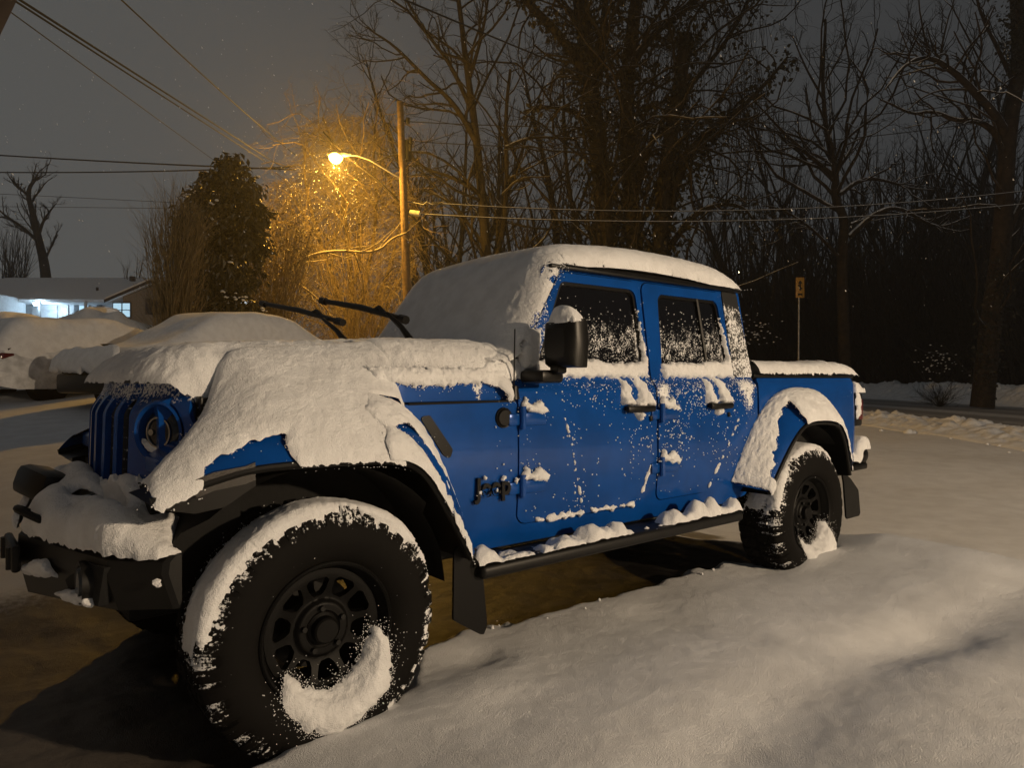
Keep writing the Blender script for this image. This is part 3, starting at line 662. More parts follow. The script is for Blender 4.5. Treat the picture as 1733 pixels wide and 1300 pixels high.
# ---------------- hood snow
FT = [-.62, -.585, -.50, -.42, -.34, -.26, -.16, 0, .15, .30, .42, .60]
FS = [-.02, 0, .04, .10, .17, .25, .33, .41, .50, .60, .75]
FZ = A([[.96, .97, .99, 1.0, 1.01, 1.01, 1.01, 1.01, 1.01, 1.01, 1.01],
 [.98, .985, 1.005, 1.02, 1.03, 1.03, 1.03, 1.03, 1.03, 1.03, 1.03],
 [1.0, 1.02, 1.055, 1.09, 1.11, 1.115, 1.115, 1.12, 1.12, 1.12, 1.12],
 [1.02, 1.045, 1.09, 1.135, 1.165, 1.18, 1.20, 1.33, 1.43, 1.468, 1.472],
 [1.035, 1.065, 1.115, 1.165, 1.205, 1.23, 1.26, 1.38, 1.455, 1.48, 1.484],
 [1.05, 1.082, 1.135, 1.195, 1.245, 1.295, 1.355, 1.425, 1.474, 1.488, 1.492],
 [1.06, 1.09, 1.15, 1.215, 1.28, 1.345, 1.41, 1.460, 1.486, 1.496, 1.50],
 [1.065, 1.095, 1.155, 1.225, 1.295, 1.36, 1.42, 1.463, 1.490, 1.503, 1.508],
 [1.06, 1.09, 1.155, 1.225, 1.295, 1.365, 1.43, 1.479, 1.501, 1.510, 1.513],
 [1.04, 1.075, 1.14, 1.21, 1.285, 1.368, 1.448, 1.495, 1.509, 1.514, 1.516],
 [.95, .99, 1.06, 1.15, 1.25, 1.375, 1.466, 1.506, 1.514, 1.517, 1.518],
 [.65, .70, .80, .95, 1.15, 1.37, 1.47, 1.497, 1.506, 1.515, 1.518]])
_ft = np.arange(-.62, .601, .02); _fs = np.arange(-.02, .751, .01)
_m = A([np.interp(_fs, FS, row) for row in FZ]); _m = A([np.interp(_ft, FT, _m[:, j]) for j in range(len(_fs))]).T
for _ in range(3):
    _p = np.pad(_m, ((2, 2), (2, 2)), 'edge'); _m = sum(_p[2+i:2+i+_m.shape[0], 2+j:2+j+_m.shape[1]] for i in (-2, -1, 0, 1, 2) for j in (-2, -1, 0, 1, 2))/25
def ftab(t, s):
    a = np.clip((np.asarray(t)-_ft[0])/.02, 0, len(_ft)-1.001); b = np.clip((np.asarray(s)-_fs[0])/.01, 0, len(_fs)-1.001)
    i, j = a.astype(int), b.astype(int); x, y = a-i, b-j
    return _m[i, j]*(1-x)*(1-y)+_m[i+1, j]*x*(1-y)+_m[i, j+1]*(1-x)*y+_m[i+1, j+1]*x*y
def hood_snow(t, s):
    e = np.abs(s-SC); hw = np.interp(t, [-.6, -.46, -.1, .5, 1.05], [.55, .565, .61, .715, .76])
    k = np.clip((hw-e)/.20, 0, 1)
    zc = np.interp(t, [-.62, -.56, -.5, -.42, -.3, 0, .5, .85, 1.05], [1.40, 1.43, 1.45, 1.47, 1.488, 1.508, 1.518, 1.52, 1.50])
    zb = np.interp(t, [-.6, -.4, -.2, .32, .46, 1.05], [1.295, 1.255, 1.15, 1.15, 1.312, 1.315])
    z1 = zb+(zc-zb)*(1-(1-k)**2.2)**.6
    sn_ = np.minimum(s, 2*SC-s); tb = ftab(t, sn_)
    z = z1+(np.minimum(z1, tb-.008)-z1)*sst(-.30, -.20, t)*sst(.40, .33, t)*sst(.56, .44, sn_)
    hh_ = np.interp(t, [-.46, -.40, -.1, .5, .98], [.52, .53, .57, .66, .72]); zh_ = np.interp(t, [-.46, -.40, -.1, .5, .98], [1.27, 1.305, 1.345, 1.385, 1.39])
    z = np.maximum(z, zh_+.02-.8*np.clip(e-hh_+.16, 0, 1))
    nose = np.clip((t-(t_gr(s)-.012))/.22, 0, 1); z = 1.325+(z-1.325)*(1-(1-nose)**2.2)**.55
    return zz(t, s, z+.007*fbm(t, s, 0, 2.0, 2)*np.minimum(k, nose))
def hood_sd(U, V):
    e = np.abs(V-SC); hw = np.interp(U, [-.6, -.46, -.1, .5, 1.05], [.55, .565, .61, .715, .76])
    d = np.maximum(np.maximum(t_gr(V)-.012-U, U-1.05), e-hw)
    bare = np.maximum(np.hypot((U-.90)/1.0, (V-.20)/1.6)-.055, -1+0*U)
    return d+.0022*fbm(U, V, 0, 90, 2)+.008*fbm(U, V, 5, 9, 2)*sst(.3, .5, U)
sheet('hood_snow', hood_sd, (-.62, 1.06, .15, 1.71), .0075, hood_snow, M['snow'], truck, out=(0, 0, 1), rise=lambda u, v, d: .0035*fbm(u, v, 0, 38, 3)*np.clip(d/.02, 0, 1))
sheet('hood_snow', lambda U, V: np.maximum(np.maximum(.28-U, U-1.03), np.maximum(V-1.39, 1.316-V+.010*fbm(U, 0*U, 1, 9, 3)+.05*(U-.8)*(U > .8)))+.010*fbm(U, V, 1, 60, 3), (-.3, 1.06, 1.24, 1.40), .005, lambda t, z: zz(t, .190+.13*sst(.42, .0, t)+(z-1.245)*.12, z), M['snow'], truck, out=(0, -1, 0), rise=lambda u, v, d: .020*np.clip(d/.03, 0, 1)**.6, fringe=(700, .010, .0024))
# drift between hood snow, cowl and pillar foot
sheet('hood_snow', lambda U, V: sd_poly(U, V, [(.78, 1.36), (.84, 1.315), (.90, 1.31), (.955, 1.245), (.985, 1.25), (.975, 1.34), (1.0, 1.40), (.9, 1.44)])+.010*fbm(U, V, 6, 45, 3), (.72, 1.06, 1.2, 1.5), .006, lambda t, z: zz(t, s_side(z)-.012, z), M['snow'], truck, out=(0, -1, 0), rise=dollop(.016, .03, .002), fringe=(300, .012, .0024))
# ---------------- windshield and roof snow: one blanket following the profile
prof = [(.80, 1.47), (.90, 1.475), (.955, 1.50), (1.02, 1.57), (1.24, 1.90), (1.30, 1.975), (1.37, 2.02), (1.5, 2.052), (1.9, 2.085), (2.4, 2.085), (2.8, 2.062), (2.95, 2.03), (3.03, 1.975), (3.055, 1.925)]
dP, PP = smooth_poly(prof, it=2); LP = dP[-1]
def edge_s(p):      # s of the near edge of the blanket
    return np.interp(p, [0, .18, .75, .9, LP-.3, LP], [.20, .185, .255, .262, .262, .30])
def roof_snow(p, q):   # q 0..1 across
    t = np.interp(p, dP, PP[:, 0]); z = np.interp(p, dP, PP[:, 1])
    e0 = edge_s(p); s = e0+(2*SC-2*e0)*q
    k = np.clip(np.minimum(q, 1-q)*(2*SC-2*e0)/np.interp(p, [0, .5, .85, LP], [.30, .26, .17, .15]), 0, 1)
    th = np.interp(p, [0, .3, .75, .95, LP-.25, LP], [.09, .085, .10, .13, .15, .02])*(1-np.sqrt(1-(1-k)**2))
    nz = np.interp(p, [0, .2, .62, .85, LP], [.75, .55, .55, 1, 1]); nt = -np.sqrt(1-nz**2)
    bl = .030*np.sin(q*PI)*sst(.7, 1.0, p)+.006*fbm(t*1.3, s, z, 1.8, 2)*k
    return zz(t-nt*-1*0-th*nt+nt*bl*.6, s, np.maximum(z-th*nz+bl*nz, np.where(p > .56, 1.924-.6*(1-sst(.56, .80, p)), -9)))
def rs_sd(U, V):
    dq = np.minimum(V, 1-V)*1.4
    am = np.interp(U, [0, .15, .8, .95], [.02, .035, .035, .006])
    off = np.interp(U, [0, .15, .5, .85, .95], [.0, .005, .0, .0, -.005])
    d = np.maximum(off-dq, np.maximum(-U+.02, U-LP+.012))
    return d+am*fbm(U, V*1.4, 2, 42, 4)*.8+.3*am*fbm(U, V*1.4, 1, 8, 2)
sheet('roof_snow', rs_sd, (0, LP, 0, 1), (.0085, .0055), roof_snow, M['snow'], truck, out=(-.3, 0, 1), rise=lambda u, v, d: .0018*fbm(u, v*1.4, 0, 40, 3), fringe=(3600, .014, .0026))
# ---------------- flare snow
def mkflare(O, I2, Mid, name, parent, sdf, thick, step=(.007, .012)):
    do, Po = smooth_poly(O); di, Pi = smooth_poly(I2); dm, Pm = smooth_poly(Mid); L = do[-1]
    def P(p, q):
        x = np.clip(np.asarray(p)/L, 0, 1)
        o = [np.interp(x, do/do[-1], Po[:, k]) for k in (0, 1)]; m_ = [np.interp(x, dm/dm[-1], Pm[:, k]) for k in (0, 1)]; i_ = [np.interp(x, di/di[-1], Pi[:, k]) for k in (0, 1)]
        a, b, c = 2*(q-.5)*(q-1), 4*q*(1-q), 2*q*(q-.5)
        r = [o[k]*a+m_[k]*b+i_[k]*c for k in (0, 1)]
        rd_ = .035*(1-np.sqrt(1-(1-np.clip(q/.10, 0, 1))**2))
        return zz(r[0], -.026+thick*q, r[1]-rd_+.005*fbm(r[0], q*.35, 0, 4, 2)*np.clip(q*6, 0, 1))
    return sheet(name, lambda U, V: sdf(U, V, L), (0, L, 0, 1), step, P, M['snow'], parent, out=(0, -.6, .8), fringe=(700, .010, .0024), rise=lambda u, v, d: .003*fbm(u, v*.35, 0, 40, 3)+.012*np.sqrt(np.clip(d/.03, 0, 1)))
def fend_in(t): return np.interp(t, [-.585, -.45, -.36, -.30, -.25, -.20], [.12, .19, .28, .35, .42, .47])
def fender_snow(t, s):
    z = ftab(t, s)-.055*(1-np.sqrt(1-(1-np.clip((s+.030)/.055, 0, 1))**2))
    z = z-.022*sst(.07, .0, fend_in(t)-s)*(t < .3)-.03*sst(.37, .43, t)*(s > .25)-.12*sst(.37, .432, t)*(s < .22)
    return zz(t, s, z+.004*fbm(t, s, 0, 4, 2)*np.clip(s*8, 0, 1))
def fend_sd(U, V):
    inn = fend_in(U)
    d = np.maximum(np.maximum(-.578-U, np.maximum(U-.432, np.where(V < .165, U-.27-.03*fbm(V, 0*V, 4, 16, 2), -1))), np.maximum(-.028-V, V-inn))
    b1 = sd_poly(U, V, [(-.46, -.05), (-.425, .015), (-.35, .035), (-.28, .046), (-.14, .05), (-.155, .025), (-.125, -.05)])
    return np.maximum(d, -(b1+.008*fbm(U, V, 2, 30, 3)))+.002*fbm(U, V, 3, 80, 2)
sheet('fender_snow', fend_sd, (-.60, .45, -.04, .64), .007, fender_snow, M['snow'], fl_f, out=(0, -.4, .9), rise=lambda u, v, d: .002*fbm(u, v, 0, 40, 3)+.010*np.sqrt(np.clip(d/.03, 0, 1)), fringe=(500, .009, .0022))
O_fs = [(.10, 1.085), (.20, 1.08), (.31, 1.07), (.395, 1.01), (.455, .92), (.535, .78), (.61, .63)]
Mid_fs = [(.10, 1.205), (.22, 1.20), (.34, 1.175), (.435, 1.09), (.505, .98), (.58, .815), (.65, .645)]
I_fs = [(.10, 1.295), (.24, 1.29), (.37, 1.255), (.485, 1.155), (.575, 1.0), (.66, .82), (.715, .64)]
def ff_sd(U, V, L):
    v = V*.195
    d = np.maximum(np.maximum(.10+.03*fbm(v, 0*v, 4, 16, 2)-U, U-L+.02), np.maximum(-.004-v, v-.19))
    b2 = sd_poly(U, v, [(.17, .07), (.24, .115), (.34, .10), (.5, .085), (.62, .10), (.80, .11), (.80, .03), (.5, .022), (.34, .025), (.24, .05)])
    return np.maximum(d, -(b2+fbm(U, v, 8, 26, 3)*.022*sst(.30, .5, U)))+.003*fbm(U, v, 3, 80, 2)+.010*fbm(U, v, 9, 60, 2)*sst(.35, .5, U)
mkflare(O_fs, I_fs, Mid_fs, 'flare_snow', fl_f, ff_sd, .195)
O_rs = [(2.86, .66), (2.93, .735), (3.02, .84), (3.14, .97), (3.27, 1.075), (3.38, 1.10), (3.6, 1.095), (3.74, 1.07), (3.83, .99), (3.89, .87), (3.935, .69)]
Mid_rs = [(2.80, .68), (2.87, .80), (2.97, .95), (3.09, 1.085), (3.24, 1.195), (3.4, 1.235), (3.6, 1.23), (3.77, 1.19), (3.91, 1.07), (3.98, .92), (4.02, .72)]
I_rs = [(2.74, .70), (2.82, .84), (2.93, 1.0), (3.06, 1.13), (3.22, 1.235), (3.4, 1.275), (3.6, 1.275), (3.80, 1.235), (3.96, 1.10), (4.03, .94), (4.07, .74)]
def fr_sd(U, V, L):
    v = V*.20
    d = np.maximum(np.maximum(.004-U, U-L+.02), np.maximum(-.004-v, v-.198))
    b = sd_poly(U, v, [(.07, -.05), (.09, .03), (.25, .05), (.42, .085), (.52, .105), (.585, .09), (.60, .03), (.61, -.05)])
    return np.maximum(d, -(b+.014*fbm(U, v, 2, 34, 3)))+.003*fbm(U, v, 3, 80, 2)
mkflare(O_rs, I_rs, Mid_rs, 'flare_snow', fl_r, fr_sd, .205)
# ---------------- wheels
def tyre_mesh():
    nth, W = 640, .30
    prof = [(.245, .02, 0), (.262, .004, 0), (.285, -.012, 0), (.33, -.020, 0), (.365, -.018, 0), (.385, -.012, .15), (.405, -.004, .6), (.425, .010, 1), (.437, .022, 1), (.443, .030, 1)]
    c = np.linspace(.04, .26, 30); mid = [(RT, x, 1) for x in c]
    prof = prof+mid+[(r, W-s, g) for r, s, g in prof[::-1]]
    p = A(prof); np_ = len(p); th = np.arange(nth)*2*PI/nth
    TH_, S = np.meshgrid(th, p[:, 1], indexing='ij'); G = np.broadcast_to(p[:, 2], TH_.shape); R = np.broadcast_to(p[:, 0], TH_.shape).copy()
    nb = 34; ph = TH_*nb/(2*PI)
    x = (S-.15)/.15
    sh = np.abs(x) > .56
    wig = .12*np.sin(x*9)
    blk_s = np.abs(((ph+.5*(x > 0)) % 1)-.5) > (.33+.06*np.cos(ph*PI).round())      # shoulder gaps
    blk_c = np.abs(((ph+.25+.6*x+wig) % 1)-.5) > .37
    cen = (np.abs(np.abs(x)-.50-.05*np.sign(np.sin(ph*2*PI))) < .055) | (np.abs(x-.06*np.sign(np.sin(ph*2*PI+1))) < .05)
    sip = np.abs(((ph*3) % 1)-.5) > .45
    gro = np.where(sh, blk_s, blk_c | cen).astype(float)
    gro = np.maximum(gro, .25*sip)*G
    R = R-(.0125+.010*sst(.15, .02, np.minimum(S, .30-S))*sst(.44, .40, R))*gro
    V = np.stack([R*np.cos(TH_), S, R*np.sin(TH_)], -1).reshape(-1, 3)
    return V, grid_faces(nth, np_, True, False), gro.ravel(), TH_.ravel(), S.ravel(), R.ravel()
tV, tF, tG, tT, tS, tR = tyre_mesh()
def wheel(cx0, m_far, phase, snowfn):
    w = bpy.data.objects.new('wheel', None); COL.objects.link(w); w.parent = truck
    w.location = (cx0, 0 if not m_far else 2*SC, RT); w.rotation_euler = (0, 0, PI if m_far else 0)
    sp = snowfn(tT, tS, tR, tG)
    mk('tyre', tV, tF, M['rubber'], w, True, {'sp': sp}, 30)
    r = MB()
    r.lathe([(.247, .03), (.250, .008), (.244, .004), (.236, .010), (.232, .03), (.222, .045), (.217, .07), (.214, .16), (.20, .25)], 96)
    ro = r.build('rim', M['rim'], w, angle=30, attrs={'sp': np.full(96*9, .02)})
    holes = []
    for k in range(10):
        a = 2*PI*(k+.5)/10+phase
        q = [(.118, -.016), (.135, -.030), (.172, -.044), (.186, -.03), (.186, .03), (.172, .044), (.135, .030), (.118, .016)]
        holes.append(rpoly([(x*math.cos(a)-y*math.sin(a), x*math.sin(a)+y*math.cos(a)) for x, y in q], .010))
    def fsd(U, V):
        R_ = np.hypot(U, V); d = np.maximum(R_-.216, .066-R_)
        for h in holes: d = np.maximum(d, -h(U, V))
        return d
    def Pf(x, z):
        R_ = np.hypot(x, z); return zz(x, .058+.022*sst(.20, .10, R_)-.018*sst(.105, .09, R_)+.025*sst(.19, .216, R_)*0, z)
    sheet('rim_spokes', fsd, (-.22, .22, -.22, .22), .0055, Pf, M['rim'], ro, .03, attr=lambda u, v, d: d*0+.05)
    hb_ = MB(); hb_.lathe([(.0, .028), (.040, .028), (.046, .034), (.048, .06), (.058, .066), (.064, .062), (.068, .085), (.0, .10)], 40)
    hb_.build('hub_cap', M['rim'], ro)
    for k in range(5):
        a = 2*PI*k/5+phase+.3; lg = MB(); lg.tube([(.077*math.cos(a), .045, .077*math.sin(a)), (.077*math.cos(a), .09, .077*math.sin(a))], .010, 6); lg.build('lug_nut', M['steel'], ro)
    br = MB(); br.lathe([(.0, .17), (.165, .17), (.165, .19), (.0, .19)], 40); br.lathe([(.0, .14), (.08, .14), (.085, .18)], 24); br.build('brake_disc', M['steel'], ro)
    return w
def fsnow(T, S, R, G):
    th = np.degrees(T) % 360
    up = sst(18, 50, th)*sst(232, 165, th)
    near_ = sst(.36, .41, R); stk = vnoise(T*34, R*9, 3)*.6+vnoise(T*80, R*30, 7)*.5
    sp = -.2+1.0*G*near_*sst(10, 30, th)*sst(262, 235, th)*(.45+.5*sst(.2, .0, S))
    sp = np.maximum(sp, ((.62+.3*stk)*up*sst(.345, .42, R)-.02)*(S < .15)+.0*G)
    sp = np.maximum(sp, (.55+.6*stk)*sst(.34, .40, R)*(S < .12)*sst(.0, .3, .5+.5*np.sin(T*1.0+1.2)+.2))
    sp = np.maximum(sp, (.7+.3*stk)*G*(th > 300)+.40*(R > .38)*(S < .1)*((th > 300) | (th < 40)))
    sp = np.maximum(sp, .42*sst(.25, .30, R)*sst(.42, .33, R)*np.exp(-((th-285)/35)**2)*(S < .1))
    return np.maximum(sp, (.18+.2*stk)*(S < .1))
def none_(T, S, R, G): return np.full(T.shape, -.1)
w1 = wheel(0, False, .12, fsnow); w2 = wheel(TR, False, .5, fsnow); wheel(0, True, .2, none_); wheel(TR, True, .8, none_)
# snow caps on the tyres (angle, across) and in the rims
def tyre_cap(w, a0, a1, thick, ins, seed, sin_=.25):
    def P(a, c):        # c<0 runs down the sidewall, c>0 across the tread
        r = np.where(c < 0, RT-.004+c, RT-.002); s = np.where(c < 0, .018-.12*np.clip(-c, 0, .12)*2.0, .02+c*1.0)
        k = np.clip((c+.05)/.09, 0, 1); 
        return zz(r*np.cos(a), s, r*np.sin(a))
    def sdf(U, V):
        lo = -.028-.030*fbm(U, 0*U, seed, 2.2, 3)-.018*np.abs(fbm(U, 0*U, seed+3, 16, 2))
        hi = ins+.02*fbm(U, 0*U, seed+5, 3, 3)
        d = np.maximum(np.maximum((a0-U)*.4, (U-a1)*.4+.05*fbm(V, U*.2, seed, 16, 3)), np.maximum(lo-V, V-hi))
        return d+.014*fbm(U*.44*1.6, V*.8, seed, 70, 3)+.012*fbm(U*.44, V, seed+4, 22, 2)*(V < .01)
    def rise(u, v, d):
        e = np.clip(np.minimum(u-a0, a1-u)/.35, 0, 1)
        return (thick*(.25+.75*e)*sst(-.055, .03, v)*sst(ins+.01, ins-.07, v)*(1+.35*fbm(u, v*2, seed, 2.2, 2))+.002*fbm(u*.44, v, 1, 45, 3))*np.clip(d/.012, 0, 1)+.0015
    def Pn(a, c): return P(a, c)
    o = sheet('tyre_snow', sdf, (a0-.05, a1+.05, -.12, ins+.06), (.010, .005), Pn, M['snow'], w, out=lambda X: X*A([1, 0, 1])+A([0, -.12, 0]), rise=rise, fringe=(2600, .016, .0022))
    return o
tyre_cap(w1, math.radians(24), math.radians(178), .018, .17, 1)
tyre_cap(w2, math.radians(52), math.radians(172), .024, .20, 11)
def crescent(w, prof, inner, seed):
    a_ = [math.radians(q[0]) for q in prof]; r_o = [q[1] for q in prof]
    def sdf(U, V):
        R_ = np.hypot(U, V); th = np.arctan2(V, U)
        ro_ = np.interp(th, a_, r_o); ri_ = inner+.012*np.sin(th*3)
        d = np.maximum(np.maximum(R_-ro_, ri_-R_), np.maximum((a_[0]-th)*R_, (th-a_[-1])*R_))
        return d+.006*fbm(U, V, seed, 55, 3)+.016*fbm(U, V, seed+2, 13, 3)*sst(.24, .29, R_)
    def P(x, z):
        R_ = np.hypot(x, z); return zz(x, .022-.042*sst(.20, .30, R_)+.03*sst(.21, .17, R_)+.02*sst(.38, .44, R_), z)
    sheet('rim_snow', sdf, (-.46, .46, -.46, .05), .0055, P, M['snow'], w, out=(0, -1, 0), rise=lambda u, v, d: .034*np.clip(d/.06, 0, 1)**.7+.002*fbm(u, v, 1, 45, 3), fringe=(2400, .016, .0021))
crescent(w1, [(-142, .20), (-131, .27), (-108, .325), (-80, .35), (-55, .335), (-35, .295), (-20, .25), (-8, .20)], .192, 1)
crescent(w2, [(-125, .21), (-110, .30), (-95, .40), (-70, .42), (-50, .38), (-35, .29), (-22, .21)], .195, 5)
# ------------------------------------------------------------------ TERRAIN
def tl(X, Y):
    dx, dy = X-P0[0], Y-P0[1]
    return dx*UU[0]+dy*UU[1], dx*WW[0]+dy*WW[1]
def gw(x, y, z=.10):      # photo measurement -> ground point at height z
    Y = (H_CAM-z)*1200/(y-640); return (x-866.5)/1200*Y, Y
def vseg(X, Y, pts, wd):
    r = np.zeros(X.shape)
    for (a, b) in zip(pts[:-1], pts[1:]):
        a = A(a); b = A(b); e = b-a; t = np.clip(((X-a[0])*e[0]+(Y-a[1])*e[1])/(e@e), 0, 1)
        r = np.maximum(r, np.exp(-(np.hypot(X-a[0]-e[0]*t, Y-a[1]-e[1]*t)/wd)**2))
    return r
RX0, RX1 = 10.6, 20.4
def roadx(Y): return -.020*np.clip(Y-38, 0, 22)**2-.88*np.clip(Y-60, 0, 200)
def bare_shade_mask(X, Y):  # bare strip under the truck, plus the painted shade ahead of its bumper
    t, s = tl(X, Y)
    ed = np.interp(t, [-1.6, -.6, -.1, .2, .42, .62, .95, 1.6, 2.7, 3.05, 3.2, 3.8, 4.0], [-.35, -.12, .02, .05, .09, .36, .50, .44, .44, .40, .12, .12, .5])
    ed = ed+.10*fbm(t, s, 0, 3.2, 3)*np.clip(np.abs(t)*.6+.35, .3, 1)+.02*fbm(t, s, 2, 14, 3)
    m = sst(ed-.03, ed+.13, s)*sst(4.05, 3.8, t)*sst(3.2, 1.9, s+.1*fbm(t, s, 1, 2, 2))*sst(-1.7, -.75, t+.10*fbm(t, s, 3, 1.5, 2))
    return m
lA = [gw(1760, 1012), gw(1500, 1092), gw(1340, 1180), gw(1190, 1310)]
lB = [gw(1120, 1040), gw(1300, 1075), gw(1460, 1092), gw(1600, 1060)]
def gz(X, Y):
    X = np.asarray(X, float); Y = np.asarray(Y, float)
    t, s = tl(X, Y); r = np.hypot(X, Y)
    lf = sst(-.10, -.50, X/np.maximum(Y, .8))
    ln = np.where(Y > 3.5, .113*(np.clip(Y, 3.5, 14)-3.5)+.078*np.clip(Y-14, 0, 45), 0)
    z = lf*ln
    mid = (1-lf)
    z = z+mid*.15*sst(7, 14, Y)
    bm = bare_shade_mask(X, Y)
    fade = np.exp(-(r/9)**2)
    z = z+(.10+.018*fbm(X, Y, 0, .9, 2)*fade+.006*fbm(X, Y, 0, 3.1, 2)*fade)*(1-bm)-.0*bm+bm*.010*fbm(X, Y, 4, 5, 3)
    # lip beyond the truck's tail, wheel ruts in the drive
    lip = sst(4.02, 4.30, t+.10*fbm(s, t, 0, .8, 2)+.10*s)*1.0
    z = z-.14*lip*sst(10.5, 4.6, t)
    z = z+.05*np.exp(-((t-4.02)/.22)**2)*sst(.5, .25, s)*sst(-3, -.2, s)
    z = z+.05*np.exp(-(((t-4.05)/.25)**2+((s-.18)/.2)**2))
    z = z-.055*vseg(X, Y, lA, .24)-.030*vseg(X, Y, lB, .17)+.12*sst(2.7, 4.0, t)*sst(.25, -.25, s)*sst(4.35, 4.0, t)
    z = z+.03*np.exp(-(((t-.55)/.25)**2+((s+.08)/.16)**2))-.035*np.exp(-(((t-.80)/.14)**2+((s-.22)/.12)**2))
    z = z+.05*np.exp(-(((t-3.45)/.25)**2+((s+.0)/.10)**2))
    z = z+(.06*fbm(X, Y, 2, .35, 2)+.02*fbm(X, Y, 3, 1.1, 2))*sst(5.2, 8, t)*(X < RX0-2)*mid
    # road corridor with ploughed banks
    xr = X-roadx(Y)
    onr = sst(RX0-.5, RX0, xr)*sst(RX1+.5, RX1, xr)*sst(5, 9, Y)
    nb = np.exp(-((xr-RX0+1.1)/.75)**2)*sst(5, 9, Y)*(.03+.0*.06*np.clip(fbm(X, Y, 5, 1.7, 3), -.4, 1.2))
    fb_ = sst(RX1, RX1+1.5, xr)*(.62+.16*fbm(X, Y, 6, 1.3, 3)*np.exp(-((xr-RX1-2)/2.5)**2))
    z = (z+nb)*(1-onr)+onr*.15+fb_*sst(5, 9, Y)
    z = z+.05*np.clip(xr-RX1-3, 0, 60)*sst(8, 20, Y)
    # rising wooded ground in the back
    z = z+mid*.03*np.clip(Y-32, 0, 90)*sst(RX0, RX0-4, xr)
    return z
def axis(lo, hi, f0, f1, st, g):
    a = list(np.arange(f0, f1, st)); s = st; x = a[-1]
    while x < hi: s *= g; x += s; a.append(x)
    s = st; x = a[0]; b = []
    while x > lo: s *= g; x -= s; b.append(x)
    return A(b[::-1]+a)
gx = axis(-160, 160, -2.6, 3.6, .020, 1.028); gy = axis(-30, 170, 1.35, 5.6, .018, 1.022)
GX, GY = np.meshgrid(gx, gy, indexing='ij'); GZ = gz(GX, GY)
GZ = GZ+(.0022*fbm(GX, GY, 9, 26, 2)+.0015*fbm(GX, GY, 5, 9, 2))*np.exp(-(np.hypot(GX, GY)/5.5)**4)
m, nt, b = newmat('ground snow and wet asphalt'); setin(b, rough=.8, spec=.25)
at = N(nt, 'ShaderNodeAttribute', attribute_name='sp')
n1 = noise_node(nt, 210, 2, .6); n2 = noise_node(nt, 30, 3, .6); n3 = noise_node(nt, 4, 4, .6); n4 = noise_node(nt, 260, 2, .7)
sn = mixcol(nt, ramp(nt, n3.outputs[0], .3, .7), (.70, .705, .72), (.80, .81, .83))
asp = mixcol(nt, ramp(nt, n4.outputs[0], .35, .7), (.004, .0036, .0034), (.015, .013, .011))
asp = mixcol(nt, math_node(nt, 'MULTIPLY', ramp(nt, n3.outputs[0], .45, .62), .55), asp, (.04, .036, .033))
at2 = N(nt, 'ShaderNodeAttribute', attribute_name='front_shade')
asp = mixcol(nt, at2.outputs['Fac'], asp, mixcol(nt, n2.outputs[0], (.07, .060, .050), (.14, .122, .105)))  # shade on the snow ahead of the truck, painted as a darker tone
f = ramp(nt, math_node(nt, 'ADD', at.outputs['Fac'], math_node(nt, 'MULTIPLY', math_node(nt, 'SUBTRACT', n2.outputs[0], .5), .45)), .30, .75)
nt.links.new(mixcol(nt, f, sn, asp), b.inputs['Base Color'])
nt.links.new(math_node(nt, 'SUBTRACT', .8, math_node(nt, 'MULTIPLY', f, .32)), b.inputs['Roughness'])
bump(nt, b, math_node(nt, 'ADD', n1.outputs[0], math_node(nt, 'MULTIPLY', n2.outputs[0], .8)), .8, .006)
M['ground'] = m
g = mk('ground', np.stack([GX, GY, GZ], -1).reshape(-1, 3), grid_faces(len(gx), len(gy)), M['ground'], None, True, {'sp': bare_shade_mask(GX, GY).ravel(), 'front_shade': sst(-.10, -.60, tl(GX, GY)[0]+.1*fbm(GX, GY, 2, 2.5, 2)).ravel()})
tag(g, kind='structure')
# road sheet with slush and wheel tracks
m, nt, b = newmat('ploughed slushy road'); setin(b, rough=.7)
at = N(nt, 'ShaderNodeAttribute', attribute_name='sp')
n1 = noise_node(nt, 3, 4, .6); n2 = noise_node(nt, 40, 3, .6)
f = ramp(nt, math_node(nt, 'ADD', at.outputs['Fac'], math_node(nt, 'MULTIPLY', math_node(nt, 'SUBTRACT', n1.outputs[0], .5), .8)), .3, .8)
nt.links.new(mixcol(nt, f, (.24, .232, .225), (.50, .50, .50)), b.inputs['Base Color']); bump(nt, b, n2.outputs[0], .6, .01)
ry = np.linspace(-20, 120, 260); rxo = np.linspace(RX0+.02, RX1-.02, 50)
RXX, RYY = np.meshgrid(rxo, ry, indexing='ij'); RXX2 = RXX+roadx(RYY)
f = np.clip(.55-.8*sum(np.exp(-((RXX-c)/.42)**2) for c in (12.3, 14.1, 16.6, 18.5))+.5*np.exp(-((RXX-15.4)/.4)**2), 0, 1)
rz = np.maximum(.168, np.where(RYY > 9, .168, gz(RXX2, RYY)+.015))
r_ = mk('road', np.stack([RXX2, RYY, rz+.012*fbm(RXX, RYY*.15, 0, 3, 2)*f], -1).reshape(-1, 3), grid_faces(50, 260), m, None, True, {'sp': f.ravel()})
tag(r_, kind='structure')
